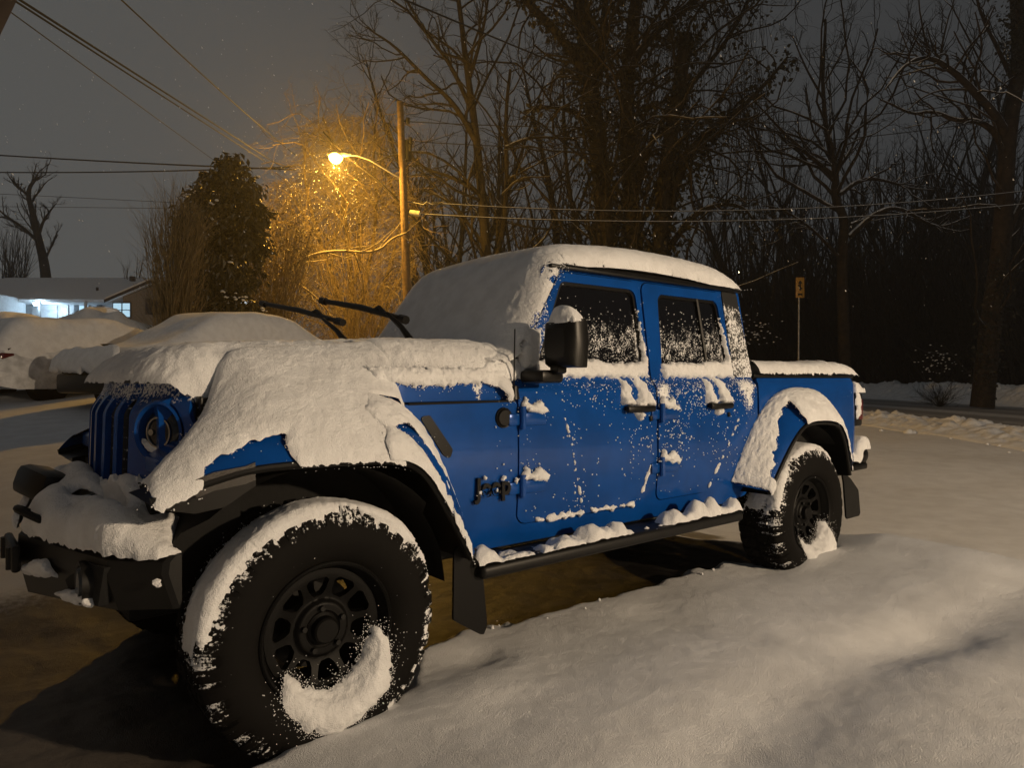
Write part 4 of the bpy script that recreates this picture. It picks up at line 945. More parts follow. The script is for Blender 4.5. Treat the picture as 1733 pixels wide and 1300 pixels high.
for nm_, x0_, x1_, hb in (('snowbank', RX0-2.4, RX0+.15, .15), ('snowbank', RX1-.15, RX1+3.2, .16)):
    bu = np.arange(x0_, x1_, .06); bv = np.arange(8.5, 44, .07); BU, BV = np.meshgrid(bu, bv, indexing='ij'); BX = BU+roadx(BV)
    w_ = np.sin(np.clip((BU-x0_)/(x1_-x0_), 0, 1)*PI)**.7
    lump = np.abs(fbm(BU, BV, 3, 1.9, 4))*.9+.5*np.abs(fbm(BU, BV, 8, 5.5, 3))
    BZ = gz(BX, BV)+w_*(hb*.35+hb*lump)+.006-.05*(w_ < .02)
    tag(mk(nm_, np.stack([BX, BV, BZ], -1).reshape(-1, 3), grid_faces(len(bu), len(bv)), M['snow_drift'], None, True), kind='structure')
# clods of ploughed snow
cb = MB()
for _ in range(900):
    far_ = rng.random() < .45
    Y = rng.uniform(9, 40)
    X = (RX0-1.5+rng.normal(0, .55) if not far_ else RX1+1.2+abs(rng.normal(0, .7)))+float(roadx(A(Y)))
    r = rng.gamma(2.0, .011)+.008
    cb.add(ICO*rng.uniform(.6, 1.35, (12, 3))*r+A([X, Y, float(gz(A(X), A(Y)))+r*.2]), icf)
o = cb.build('ploughed_snow_clods', M['snow_drift'], None, True, None); tag(o, 'loose lumps of ploughed snow along the edges of the road', 'snow', kind='stuff')
cb = MB()
for _ in range(18):          # crumbs at the edge of the bare strip
    t = rng.uniform(1.0, 3.0); s = float(np.interp(t, [1, 3], [.47, .36]))+rng.normal(.02, .07)
    X, Y = P0+t*UU+s*WW; r = min(rng.gamma(1.3, .004)+.002, .016)
    cb.add(ICO*rng.uniform(.6, 1.3, (12, 3))*r+A([X, Y, float(gz(A(X), A(Y)))+r*.5]), icf)
o = cb.build('snow_crumbs', M['snow'], None, True, None); tag(o, 'small crumbs of snow strewn beside the bare strip under the truck', 'snow', kind='stuff')

def G(X, Y): return float(gz(A(X), A(Y)))
# ------------------------------------------------------------------ PARKED CARS UNDER SNOW
M['carpaint'] = simple('snow-dusted car paint', (.03, .03, .032), .35, .3, 6, .001)
M['carwhite'] = simple('pale car paint', (.62, .63, .65), .5, .0, 6, .001)
M['carred'] = simple('dark red car paint', (.10, .006, .008), .35, .2, 6, .001)
def snow_car(label, cat, loc, rz, paint, L=4.6, W=1.8, H=1.42, trunk=.95, hl=1.0, group=None, hatch=False, zlow=.66):
    """car seen from behind: local x runs from the tail forward, y across"""
    root = thing('parked_car', label, cat, (loc[0], loc[1], G(*loc)-.04), rz, group)
    hw = W/2
    def sec(x, zb, zt, w0, w1, rnd_=.12):
        return [(x, -w0, zb), (x, -w0, zb+(zt-zb)*.5), (x, -w1, zt-rnd_*.5), (x, -w1+rnd_, zt), (x, w1-rnd_, zt), (x, w1, zt-rnd_*.5), (x, w0, zb+(zt-zb)*.5), (x, w0, zb)]
    bl = .88
    b = MB(); b.loft([sec(0.0, .42, bl-.06, hw*.86, hw*.80), sec(.12, .30, bl+.02, hw*.97, hw*.88), sec(trunk, .25, bl+.06, hw, hw*.90), sec(L-1.1, .25, bl+.04, hw, hw*.9), sec(L-.2, .3, bl-.1, hw*.95, hw*.85), sec(L, .4, .7, hw*.8, hw*.75)])
    b.build('body', paint, root, angle=40)
    c = MB(); c.loft([sec(trunk*.72, bl-.05, bl+.05, hw*.9, hw*.82, .08), sec(trunk+.75 if not hatch else trunk+.35, bl-.05, H-.16, hw*.85, hw*.6, .1), sec(trunk+1.5, bl-.05, H-.10, hw*.9, hw*.68, .1), sec(L-1.9, bl-.05, H-.14, hw*.85, hw*.67, .1), sec(L-1.0, bl-.05, bl+.03, hw*.9, hw*.8, .08)])
    c.build('cabin', M['glass'], root, angle=40, attrs={'sp': np.full(40, .3)})
    bp = MB(); bp.box((.05, 0, .45), (.22, W*.95, .30), .06); bp.build('bumper', M['plastic'], root)
    for s in (-1, 1):
        l = MB(); l.box((.10 if not hatch else .24, s*hw*.80, .74), (.22, .24, .15), .03); l.build('taillight', M['redlens'], root)
        for x in (.85, L-.9):
            w = MB(); w.lathe([(.10, -.09), (.2, -.1), (.3, -.09), (.32, -.05), (.32, .08), (.2, .1)], 24, (x, s*(hw-.1), .33)); w.build('wheel', M['rubber'], root, attrs={'sp': np.full(24*6, .2)})
    if not hatch:
        pl = MB(); pl.box((-.012, 0, .66), (.02, .34, .12), .004); pl.build('license_plate', M['plastic'], root)
    # snow blanket draped over everything down to the waist
    xs = np.linspace(-.10, L+.06, 150); ys = np.linspace(-1.0, 1.0, 90)
    X, Yq = np.meshgrid(xs, ys, indexing='ij')
    top = np.interp(X, [-.10, -.02, .10, trunk*.7, trunk+.7 if not hatch else trunk, trunk+1.5, L-2.0, L-.9, L-.2, L+.06], [.52, .80, bl+.10, bl+.16, H+.10, H+.16, H+.12, bl+.22, bl+.05, .6])
    ker = np.exp(-np.linspace(-2, 2, 25)**2); ker /= ker.sum(); tp_ = np.convolve(np.pad(top[:, 0], 12, 'edge'), ker, 'valid')[:150]; top = np.broadcast_to(np.maximum(tp_, 0)[:, None], top.shape)
    half = np.interp(X, [-.1, .1, trunk*.7, trunk+.7, L-1.8, L-.8, L], [hw*.9, hw*1.0, hw*1.02, hw*.98, hw*.98, hw*1.02, hw*.85])
    k = 1-np.abs(Yq)
    zb_ = min(.62, zlow-.04); z = zb_+(top-zb_)*(1-(1-np.clip(k/.55, 0, 1))**2.6)**(1/1.5)
    z = z+.03*fbm(X, Yq, loc[0], 1.6, 3)*np.clip(k*5, 0, 1)
    yy = half*np.sign(Yq)*np.abs(Yq)**.75*(1+.02*fbm(X, Yq, 2, 3, 2))
    v = np.stack([X, yy, z], -1).reshape(-1, 3); F = grid_faces(150, 90)
    hole = fbm(X, Yq*1.2, 3+loc[0], 2.6, 3)
    keep = ~((np.abs(Yq) > .86)&(hole > 1.6) | (z < zlow))
    kf = keep.ravel()[F].all(1)
    mk('snow_cover', v, F[kf], M['snow_drift'], root, True)
    # snow plastered over the tail panel
    sheet('snow_cover', lambda U, V: np.maximum(np.abs(U)-hw*(1.02-.28*sst(.65, 1.0, V)), np.maximum(min(.60, zlow+.02)-V, V-.98))+.03*fbm(U, V, 1, 6, 3), (-hw*1.1, hw*1.1, .25, 1.0), .025, lambda y, z_: zz(-.08+.10*sst(.75, 1.0, z_), y, z_), M['snow_drift'], root, out=(-1, 0, 0), rise=dollop(.06, .08))
    return root
ang = math.atan2(.87, .5)
c2 = (-6.05, 10.2)
snow_car('snow-buried sedan beside the blue truck, dark rear bumper showing below its white tail', 'car', c2, ang, M['carpaint'], trunk=1.0, L=5.1, H=1.50)
snow_car('white snow-buried car at the left edge, next to the sedan with the dark bumper', 'car', (-8.6, 11.1), ang+.02, M['carwhite'], trunk=.35, H=1.30, hatch=True, L=4.3, zlow=.34)
# ------------------------------------------------------------------ HEDGE between cars and house
def leafcloud(mb, c, rad, n, ls, squash=1.0, droop=.3):
    c = A(c)
    for _ in range(n):
        d = rng.normal(size=3); d /= np.linalg.norm(d); p = c+d*rng.uniform(.35, 1)**.5*A(rad)
        leaf(mb, p, ls*rng.uniform(.6, 1.3), droop)
LV = []; LF = []
def leaf(mb, p, l, droop=.3, w=.42):
    a = rng.uniform(0, 2*PI); e = rng.normal(-droop, .5)
    d = A([math.cos(a)*math.cos(e), math.sin(a)*math.cos(e), math.sin(e)]); s = np.cross(d, rng.normal(size=3)); s /= np.linalg.norm(s)+1e-9
    n = np.cross(d, s)*.12*l
    mb.add([p, p+d*l*.5+s*l*w*.5+n, p+d*l, p+d*l*.5-s*l*w*.5+n], [(0, 1, 2, 3)])
def leafmat(name, a, b_, rough=.5, spec=.3):
    m, nt, b = newmat(name); setin(b, rough=rough, spec=spec)
    n = noise_node(nt, 1.1, 3, .6); n2 = noise_node(nt, 14, 2, .5)
    v = math_node(nt, 'ADD', math_node(nt, 'MULTIPLY', n.outputs[0], .6), math_node(nt, 'MULTIPLY', n2.outputs[0], .4))
    nt.links.new(mixcol(nt, ramp(nt, v, .35, .65), a, b_), b.inputs['Base Color']); return m
M['leaf_dark'] = leafmat('dark evergreen leaf', (.014, .014, .007), (.060, .050, .024), .4, .4)
M['leaf_ivy'] = leafmat('ivy leaf', (.009, .009, .005), (.028, .024, .012))
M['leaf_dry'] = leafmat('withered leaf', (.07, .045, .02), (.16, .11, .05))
def barkmat(name, col, snowamt=.55, nlo=.35):
    m, nt, b = newmat(name); setin(b, rough=.85, spec=.2)
    n = noise_node(nt, 6, 4, .65); n2 = noise_node(nt, 2.3, 3, .6)
    base = mixcol(nt, ramp(nt, n.outputs[0], .3, .7), tuple(c*.55 for c in col), tuple(c*1.4 for c in col))
    if snowamt:
        ge = N(nt, 'ShaderNodeNewGeometry'); sx = N(nt, 'ShaderNodeSeparateXYZ'); nt.links.new(ge.outputs['Normal'], sx.inputs[0])
        v = math_node(nt, 'ADD', sx.outputs['Z'], math_node(nt, 'MULTIPLY', math_node(nt, 'SUBTRACT', n2.outputs[0], .5), 1.1))
        f = math_node(nt, 'MULTIPLY', ramp(nt, v, nlo, nlo+.25), snowamt)
        base = mixcol(nt, f, base, SNOWC)
    nt.links.new(base, b.inputs['Base Color']); bump(nt, b, n.outputs[0], .6, .02)
    return m
M['bark'] = barkmat('wet bark with snow', (.020, .016, .012), .5, .45)
M['bark_snowy'] = barkmat('bark with lying snow', (.030, .021, .014), 1.0, .30)
M['twig'] = barkmat('twigs', (.016, .013, .010), .08, .7)
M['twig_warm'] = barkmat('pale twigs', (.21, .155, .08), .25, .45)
M['bark_dim'] = barkmat('bark in the woods', (.024, .020, .017), .20, .6)
M['twig_dim'] = barkmat('twigs in the woods', (.016, .0135, .0115), .03, .8)
def hedge(A0, A1, h, label):
    a, b = A(A0), A(A1); n = 44
    root = thing('hedge', label, 'hedge', (a[0], a[1], G(*a)))
    mb = MB(); sv = []
    for i in range(n):
        p = a+(b-a)*i/(n-1); zg = G(*p); hh = h*(1+.16*float(fbm(A(i*.17), A(0.), 1, 1, 3)))
        for _ in range(60):
            q = p+rng.normal(0, .35, 2); leaf(mb, A([q[0]-a[0], q[1]-a[1], zg-G(*a)+rng.uniform(.1, hh*.78)]), .11)
    mb.build('foliage', M['leaf_dark'], root, False, None)
    u = np.linspace(0, 1, 130); v = np.linspace(-1, 1, 24); U, V = np.meshgrid(u, v, indexing='ij')
    e = (b-a)/np.linalg.norm(b-a); nn = A([-e[1], e[0]])
    X = a[0]+(b-a)[0]*U+nn[0]*V*.75; Y = a[1]+(b-a)[1]*U+nn[1]*V*.75
    Z = gz(X, Y)+h*(1+.16*fbm(U*43*.17, 0*U, 1, 1, 3))*(1-.55*V**2)+.10+.10*fbm(X, Y, 3, 1.1, 3)
    mk('snow_cover', np.stack([X-a[0], Y-a[1], Z-G(*a)], -1).reshape(-1, 3), grid_faces(130, 24), M['snow_drift'], root)
hedge((-14.2, 16.6), (-7.9, 16.8), 1.25, 'low clipped hedge under a thick rounded load of snow behind the parked cars')
# ------------------------------------------------------------------ HOUSE with a lit carport
HX, HY = -25.5, 40.0
hz = 3.35
M['siding'] = simple('white painted siding', (.55, .56, .58), .6, 0, 5, .002, .12)
M['brick'] = simple('tan painted brick', (.22, .18, .14), .8, 0, 12, .006, .2)
M['trim'] = simple('dark brown trim', (.035, .022, .016), .6, 0, 8, .002)
M['shutter'] = simple('dark grey shutter', (.05, .055, .065), .6, 0, 8, .002)
M['litwin'] = simple('lit window', (.3, .35, .38), .2, 0, 3, 0, .1, (.50, .80, 1.0), .85)
M['darkwin'] = simple('dark window', (.01, .011, .013), .1, 0, 3, .001)
house = thing('ranch_house', 'low white ranch house with a snowy roof and a brightly lit carport behind the hedge', 'house', (HX, HY, hz))
def hx(px, Y=HY): return (px-866.5)/1200*Y-HX
def hzv(py, Y=HY): return H_CAM+(640-py)/1200*Y-hz
eav, rdg = hzv(507), hzv(470, 46)
w = MB(); w.box(((hx(-60)+hx(215))/2, 1.6, eav/2-.3), (hx(215)-hx(-60), .2, eav+.6)); w.box((hx(-25), -.6, eav*.5), (hx(32)-hx(-80), 2.4, eav+.2)); w.build('wall', M['siding'], house, False)
gb = MB(); xa, xb = hx(-120), hx(66); gb.loft([[(xa, -1.85, eav-.1), ((xa+xb)/2-1.2, -1.85, hzv(440)), (xb-1.1, -1.85, eav-.1)], [(xa, -1.7, eav-.1), ((xa+xb)/2-1.2, -1.7, hzv(440)), (xb-1.1, -1.7, eav-.1)]])
gb.build('gable', M['siding'], house, False)
rf = MB(); rf.loft([[(hx(-120), -.1, eav), (hx(-120), 6, rdg), (hx(-120), 12, eav), (hx(-120), 12, eav-.15), (hx(-120), 0, eav-.15)], [(hx(255), -.1, eav), (hx(255), 6, rdg), (hx(255), 12, eav), (hx(255), 12, eav-.15), (hx(255), 0, eav-.15)]])
rfo = rf.build('roof', M['snow_far'], house, False)
rg = MB(); rg.loft([[(xa-.3, -2.2, eav), ((xa+xb)/2-1.2, -2.2, hzv(437)), (xb-.9, -2.2, eav)], [(xa-.3, 3, eav), ((xa+xb)/2-1.2, 3, hzv(437)), (xb-.9, 3, eav)]]); 
ch = MB(); ch.box((hx(160), 4.0, rdg-.35), (.26, .3, .3), .03); ch.build('chimney', M['trim'], rfo)
ch = MB(); ch.box((hx(126), 2.2, eav+.75), (.12, .12, .45), .02); ch.build('vent_pipe', M['trim'], rfo)
# garage door, entry, shuttered windows
gd = MB(); gd.box((hx(47), 1.46, hzv(530)), (1.5, .06, 1.5)); 
for k in range(3): gd.box((hx(47), 1.42, hzv(530)-.5+k*.5), (1.45, .04, .44), .01)
gd.build('garage_door', M['siding'], house, False)
en = MB(); en.box((hx(82), 1.46, hzv(531)), (.42, .06, 1.5)); dn = en.build('door', M['siding'], house, False)
pn = MB(); pn.box((hx(82), 1.42, hzv(524)), (.26, .03, .5)); pn.build('pane', M['litwin'], dn, False)
for px, wd in ((103, .0), (143.0, .0)):
    sh = MB(); sh.box((hx(px), 1.46, hzv(525)), (.30, .05, 1.05)); sh.build('shutter', M['shutter'], house, False)
wn = MB(); wn.box((hx(116), 1.46, hzv(525)), (.60, .05, 1.05)); wn_ = wn.build('window', M['siding'], house, False)
pn = MB(); pn.box((hx(116), 1.425, hzv(519)), (.48, .03, .38)); pn.box((hx(116), 1.425, hzv(531)), (.48, .03, .38)); pn.build('pane', M['litwin'], wn_, False)
for px in (65, 143):
    po = MB(); po.box((hx(px)+.1, -.05, eav/2-.1), (.12, .12, eav)); po.build('post', M['siding'], house, False)
# right-hand wing with lit sash windows, brown verge and shuttered window
wx0, wx1 = hx(186, 38), hx(330, 38); wy = -2.0
wg = MB(); pk = hx(262, 38); zp = hzv(479, 38); ze = hzv(507, 38)
wg.loft([[(wx0+.7, wy, -1.2), (wx0+.7, wy, ze+.15), (pk, wy, zp-.1), (wx1, wy, ze), (wx1, wy, -1.2)], [(wx0+.7, wy+6, -1.2), (wx0+.7, wy+6, ze+.15), (pk, wy+6, zp-.1), (wx1, wy+6, ze), (wx1, wy+6, -1.2)]])
wg.build('wing_wall', M['brick'], house, False)
wr_ = MB(); wr_.loft([[(wx0, wy-.5, ze-.15), (pk, wy-.5, zp+.02), (wx1+.5, wy-.5, ze-.2), (wx1+.5, wy-.5, ze-.05), (pk, wy-.5, zp+.20), (wx0, wy-.5, ze+.02)], [(wx0, wy+7, ze-.15), (pk, wy+7, zp+.02), (wx1+.5, wy+7, ze-.2), (wx1+.5, wy+7, ze-.05), (pk, wy+7, zp+.20), (wx0, wy+7, ze+.02)]])
wro = wr_.build('wing_roof', M['snow_far'], house, False)
vg = MB(); vg.loft([[(wx0-.02, wy-.53, ze-.22), (pk, wy-.53, zp-.06), (pk, wy-.53, zp+.10), (wx0-.02, wy-.53, ze-.06)], [(wx0-.02, wy-.50, ze-.22), (pk, wy-.50, zp-.06), (pk, wy-.50, zp+.10), (wx0-.02, wy-.50, ze-.06)]])
vg.loft([[(wx1+.52, wy-.53, ze-.26), (pk+.002, wy-.53, zp-.06), (pk+.002, wy-.53, zp+.10), (wx1+.52, wy-.53, ze-.10)], [(wx1+.52, wy-.50, ze-.26), (pk+.002, wy-.50, zp-.06), (pk+.002, wy-.50, zp+.10), (wx1+.52, wy-.50, ze-.10)]]); vg.build('verge_board', M['trim'], wro, False)
for px, pw in ((200, .42), (215, .38)):
    fr = MB(); fr.box((hx(px, 38), wy-.04, hzv(525, 38)), (pw+.1, .06, .85)); fo = fr.build('window', M['trim'], house, False)
    pn = MB(); pn.box((hx(px, 38), wy-.085, hzv(525, 38)+.19), (pw, .02, .34)); pn.box((hx(px, 38), wy-.085, hzv(525, 38)-.19), (pw, .02, .34)); pn.build('pane', M['litwin'], fo, False)
dw = MB(); dw.box((hx(272, 38), wy-.04, hzv(520, 38)), (.9, .06, .8)); dw.build('window', M['darkwin'], house, False)
for px in (252, 294):
    sh = MB(); sh.box((hx(px, 38), wy-.05, hzv(519, 38)), (.28, .08, .85)); sh.build('shutter', M['trim'], house, False)
# lamp under the carport
lp = MB(); lp.lathe([(.0, .10), (.08, .08), (.11, 0), (.08, -.08), (.0, -.1)], 16, (hx(68), -.4, eav-.28), 'z'); pl_ = lp.build('porch_lamp', simple('porch lamp glass', (.8, .9, 1), .3, 0, 0, 0, 0, (.55, .82, 1.0), 60), house)
def lamp(name, loc, energy, col, rad, parent=None):
    l = bpy.data.lights.new(name, 'POINT'); l.energy = energy; l.color = col; l.shadow_soft_size = rad
    o = bpy.data.objects.new(name, l); COL.objects.link(o); o.location = loc
    if parent is not None: o.parent = parent
    return o
lamp('porch_light', (hx(72), .6, eav-.45), 75, (.55, .80, 1.0), .12, pl_)
lamp('porch_light', (hx(40), -3.6, eav-.6), 30, (.55, .80, 1.0), .12, pl_)
# van under snow in front of the house
van = thing('parked_van', 'snow-covered van parked in front of the lit house', 'van', (HX+hx(160, 33)-0, 33, G((160-866.5)/1200*33, 33)+.55), .05)
van.location.x = (160-866.5)/1200*33
vb = MB(); secs = []
for x, z0, z1, hw in ((-1.0, .5, .75, .7), (-.85, .35, .85, .8), (-.45, .3, 1.0, .85), (-.1, .3, 1.42, .8), (.75, .3, 1.45, .8), (.88, .4, 1.35, .75)):
    secs.append([(x, -hw, z0), (x, -hw, (z0+z1)/2), (x, -hw*.85, z1-.06), (x, -hw*.7, z1), (x, hw*.7, z1), (x, hw*.85, z1-.06), (x, hw, (z0+z1)/2), (x, hw, z0)])
vb.loft(secs); vb.build('body', M['snow_far'], van)
vw = MB(); vw.box((.28, -.80, 1.08), (.6, .06, .26), .03); vw.box((-.32, -.84, .80), (.12, .1, .1), .02); vw.build('window', M['darkwin'], van)
vt = MB()
for x in (-.6, .6): vt.lathe([(.05, -.06), (.2, -.08), (.26, -.06), (.26, .06), (.05, .08)], 18, (x, -.78, .2))
vt.build('wheel', M['plastic'], van)
# brightly lit outbuilding glimpsed through the bushes
shed = thing('lit_outbuilding', 'white outbuilding lit by a lamp, glimpsed through the bushes left of the wipers', 'outbuilding', ((400-866.5)/1200*34, 34, 2.2), 0)
sb = MB(); sb.box((0, 1, 1.2), (2.6, .3, 3.4)); sb.build('wall', M['siding'], shed, False)
sr = MB(); sr.loft([[(-1.6, -.4, 2.9), (0, -.4, 3.6), (1.6, -.4, 2.9), (1.6, -.4, 2.8), (-1.6, -.4, 2.8)], [(-1.6, 3, 2.9), (0, 3, 3.6), (1.6, 3, 2.9), (1.6, 3, 2.8), (-1.6, 3, 2.8)]]); sr.build('roof', M['snow_far'], shed, False)
sl = MB(); sl.lathe([(.0, .08), (.09, 0), (.0, -.08)], 12, (-.3, .6, 2.55), 'z'); so = sl.build('lamp', simple('shed lamp glass', (.9, .95, 1), .3, 0, 0, 0, 0, (.8, .92, 1), 40), shed); lamp('shed_light', (-.3, .0, 2.4), 90, (.85, .95, 1.0), .1, so)
# ------------------------------------------------------------------ UTILITY POLE, LAMP, WIRES
def px3(x, y, Y): return A([(x-866.5)/1200*Y, Y, H_CAM+(640-y)/1200*Y])
M['wood'] = simple('weathered pole wood', (.13, .085, .045), .85, 0, 9, .01, .4)
M['galv'] = simple('galvanised metal', (.28, .27, .25), .45, .6, 10, .002)
M['wire'] = simple('black cable', (.004, .004, .004), .9, 0, 10, .001)
PY = 22.0
ptop, pbot = px3(677, 172, PY), px3(690, 560, PY); dpole = (pbot-ptop)/(ptop[2]-pbot[2]); pbase = ptop+dpole*(ptop[2]-G(*pbot[:2])+.3)
pole = thing('utility_pole', 'leaning wooden utility pole carrying the lit street lamp and cables', 'utility pole', tuple(pbase))
pp = MB(); pp.tube([A([0, 0, 0]), (ptop-pbase)*.5+A([.02, 0, 0]), ptop-pbase], [.15, .125, .10], 14); pp.build('pole', M['wood'], pole)
for y, dx in ((205, .22), (238, .28), (250, .26), (300, -.02), (345, .05), (358, .02)):
    hw_ = MB(); p = px3(678+(y-172)*.034, y, PY)-pbase; hw_.tube([p, p+A([dx, -.05, .02])], .022, 6)
    if dx > .1: hw_.lathe([(.0, .11), (.05, .09), (.06, .03), (.045, .0), (.06, -.04), (.04, -.10), (0, -.11)], 12, p+A([dx, -.05, 0]), 'z')
    hw_.build('insulator' if dx > .1 else 'cable_bracket', M['wire'], pole)
tr_ = px3(684, 262, PY)-pbase; hw_ = MB(); hw_.lathe([(.0, .34), (.10, .33), (.12, .25), (.12, -.25), (.1, -.3), (.0, -.31)], 16, tr_+A([.10, .05, .12]), 'z')
hw_.build('transformer_can', M['wire'], pole)
lampP = px3(571, 268, PY-.8)
arm = px3(680, 303, PY)
sl_ = thing('street_lamp', 'lit amber street lamp on a curved arm from the utility pole', 'street lamp', tuple(arm))
am = MB(); q = lambda x, y, Y: px3(x, y, Y)-arm
am.tube([q(680, 303, PY), q(655, 288, PY-.2), q(625, 270, PY-.45), q(605, 263, PY-.6), q(590, 262, PY-.7)], .030, 8); am.tube([q(681, 285, PY), q(655, 287, PY-.2)], .012, 6); am.build('arm', M['galv'], sl_)
hd_ = MB(); c = lampP-arm
hd_.loft([[c+A([x, w*math.cos(a), .13+h*math.sin(a)]) for a in np.linspace(0, 2*PI, 12, endpoint=False)] for x, w, h in ((.42, .05, .04), (.30, .10, .07), (.10, .17, .10), (-.12, .19, .10), (-.28, .12, .06), (-.33, .03, .02))])
hd_.build('lamp_head', M['galv'], sl_)
M['sodium'] = simple('glowing lamp glass', (1, .7, .2), .3, 0, 0, 0, 0, (1.0, .42, .035), 60)
bl = MB(); bl.lathe([(.0, .08), (.17, .07), (.21, .0), (.19, -.10), (.11, -.18), (.0, -.21)], 20, c+A([-.05, 0, .06]), 'z'); blo = bl.build('lamp_glass', M['sodium'], sl_)
stl = lamp('street_light', tuple(c+A([-.05, -.02, -.27])), 2200, (1.0, .52, .075), .12, sl_)
pass
# splice closure on the cable
spc = MB(); a, b = px3(692, 359, PY), px3(712, 362, PY); o0 = a
spc.tube([a-o0, a-o0+(b-a)*.06, a-o0+(b-a)*.10, b-o0-(b-a)*.10, b-o0-(b-a)*.05, b-o0], [.03, .05, .085, .09, .05, .02], 14); spo = spc.build('cable_closure', simple('pale cable closure', (.62, .60, .42), .5, 0, 15, .002), None); spo.location = tuple(o0)
tag(spo, 'pale cylindrical cable splice closure hanging beside the utility pole', 'cable closure')
def wire(a, b, sag, label, r=.016, n=28, kink=None, snow=False, mat=None, ext=0.0):
    a = A(a)+(A(a)-A(b))*ext
    t = np.linspace(0, 1, n)[:, None]; p = A(a)+(A(b)-A(a))*t; p[:, 2] -= 4*sag*(t*(1-t))[:, 0]
    if kink: p = np.concatenate([p[:1], p[0]+(A(kink))-0, p[2:]])
    mb = MB(); o0 = p[0].copy(); mb.tube(p-o0, r, 6); o = mb.build('power_line', mat or M['wire'], None); o.location = tuple(o0)
    tag(o, label, 'cable', 'overhead cables'); return o
pl = lambda x, y, Y=PY: px3(x, y, Y)
M['wiresnow'] = barkmat('cable with clinging snow', (.02, .018, .015), .55, .1)
wire(pl(683, 340), px3(1950, 292, 25), .75, 'upper of the two snow-dusted cables running right from the pole above the truck roof', .020, 60, kink=[[.3, 0, -.05], [.62, 0, -.12], [.72, 0, -.03], [.85, 0, -.11], [1.05, 0, -.12], [1.25, 0, -.04]], mat=M['wiresnow'])
wire(pl(711, 362), px3(1950, 318, 25), .62, 'lower snow-dusted cable running right from the pale splice closure', .022, 60, mat=M['wiresnow'])
wire(pl(684, 205), px3(1950, 120, 27), .9, 'cable leaving the pole near its top, crossing the ivy tree to the right', .014)
wire(pl(685, 238), px3(1950, 150, 27), 1.0, 'cable below the topmost one crossing the ivy tree to the right', .014)
wire(px3(640, -20, 9), px3(1330, 250, 30), .15, 'dark cable slanting down from the top edge in front of the ivy tree', .013)
wire(px3(-15, -32, 6), px3(482, 286, 26), 0.0, 'upper of the paired cables slanting from the top left corner to the lamp trees', .012, ext=.14)
wire(px3(-15, -27, 6), px3(476, 290, 26), 0.02, 'lower of the paired cables slanting from the top left corner to the lamp trees', .010, ext=.14)
wire(px3(10, 14, 9), px3(380, 284, 26), 0.0, 'thin cable slanting below the paired ones towards the magnolia', .008, ext=.14)
wire(px3(180, -30, 10), px3(500, 262, 26), .1, 'single cable slanting from the top edge down to the trees beside the lamp', .012, ext=.14)
wire(px3(-40, 260, 34), px3(500, 287, 30), .05, 'upper horizontal cable across the sky left of the magnolia top', .032)
wire(px3(-40, 291, 34), px3(500, 282, 30), .10, 'lower horizontal cable across the sky left of the magnolia top', .028)
wire(px3(-40, 326, 44), px3(345, 345, 42), .0, 'faint upper cable low over the house', .014)
wire(px3(-40, 349, 44), px3(345, 353, 42), .0, 'faint lower cable low over the house', .014)
# eave corner of the near house, top left
Y = 3.2
eh = thing('neighbouring_house', 'brown roof eave corner of a house poking into the top left corner', 'house', (-6.0, Y, G(-6.0, Y)))
e0 = A([-6.0, Y, G(-6.0, Y)]); pe = lambda x, y, dy=0.0: px3(x, y, Y)-e0+A([0, dy, 0])
M['eave'] = simple('painted eave board', (.05, .036, .027), .8, 0, 7, .004)
ev = MB(); ev.loft([[pe(40, -24), pe(-4, 68), pe(-1700, 68), pe(-1700, -24)], [pe(40, -24)+A([-.02, .03, .02]), pe(-4, 68)+A([-.02, .03, .02]), pe(-1700, 68, .03), pe(-1700, -24, .03)]]); ev.build('fascia_board', M['eave'], eh, False)
ev = MB(); ev.loft([[pe(38, -30, -4.2), pe(38, -30, .02), pe(-1700, -30, .02), pe(-1700, -30, -4.2)], [pe(38, -60, -4.2), pe(38, -60, .02), pe(-1700, -60, .02), pe(-1700, -60, -4.2)]]); ev.build('roof', M['snow_far'], eh, False)
ev = MB(); ev.box((-.6, -2.4, 1.45), (4.2, 3.9, 3.2)); ev.build('wall', M['brick'], eh, False)
# road sign
sgY = 25; sp0 = px3(1351, 640, sgY); zg = G(sp0[0], sgY)
sign = thing('road_sign', 'small yellow upright road sign on a thin post in front of the woods', 'road sign', (sp0[0], sgY, zg))
po = MB(); po.tube([(0, 0, -.2), (.03, 0, px3(0, 470, sgY)[2]-zg)], .03, 8); po.build('post', M['galv'], sign)
zc = px3(0, 487, sgY)[2]-zg
pt = MB(); pt.box((.04, -.05, zc), (.30, .02, .72), .02); pto = pt.build('sign_panel', simple('yellow sign sheet', (.33, .17, .015), .5, 0, 20, .001), sign)
mk_ = MB()
mk_.loft([[(.04, -.064, zc+.26), (.12, -.064, zc+.14), (-.04, -.064, zc+.14)], [(.04, -.062, zc+.26), (.12, -.062, zc+.14), (-.04, -.062, zc+.14)]]); mk_.box((.04, -.063, zc+.02), (.05, .004, .24)); mk_.box((.075, -.063, zc-.02), (.10, .004, .05), 0, (0, .6, 0)); mk_.box((.0, -.063, zc+.06), (.10, .004, .05), 0, (0, .6, 0)); mk_.box((.04, -.063, zc-.24), (.16, .004, .07))
mk_.build('sign_symbol', M['wire'], pto, False)
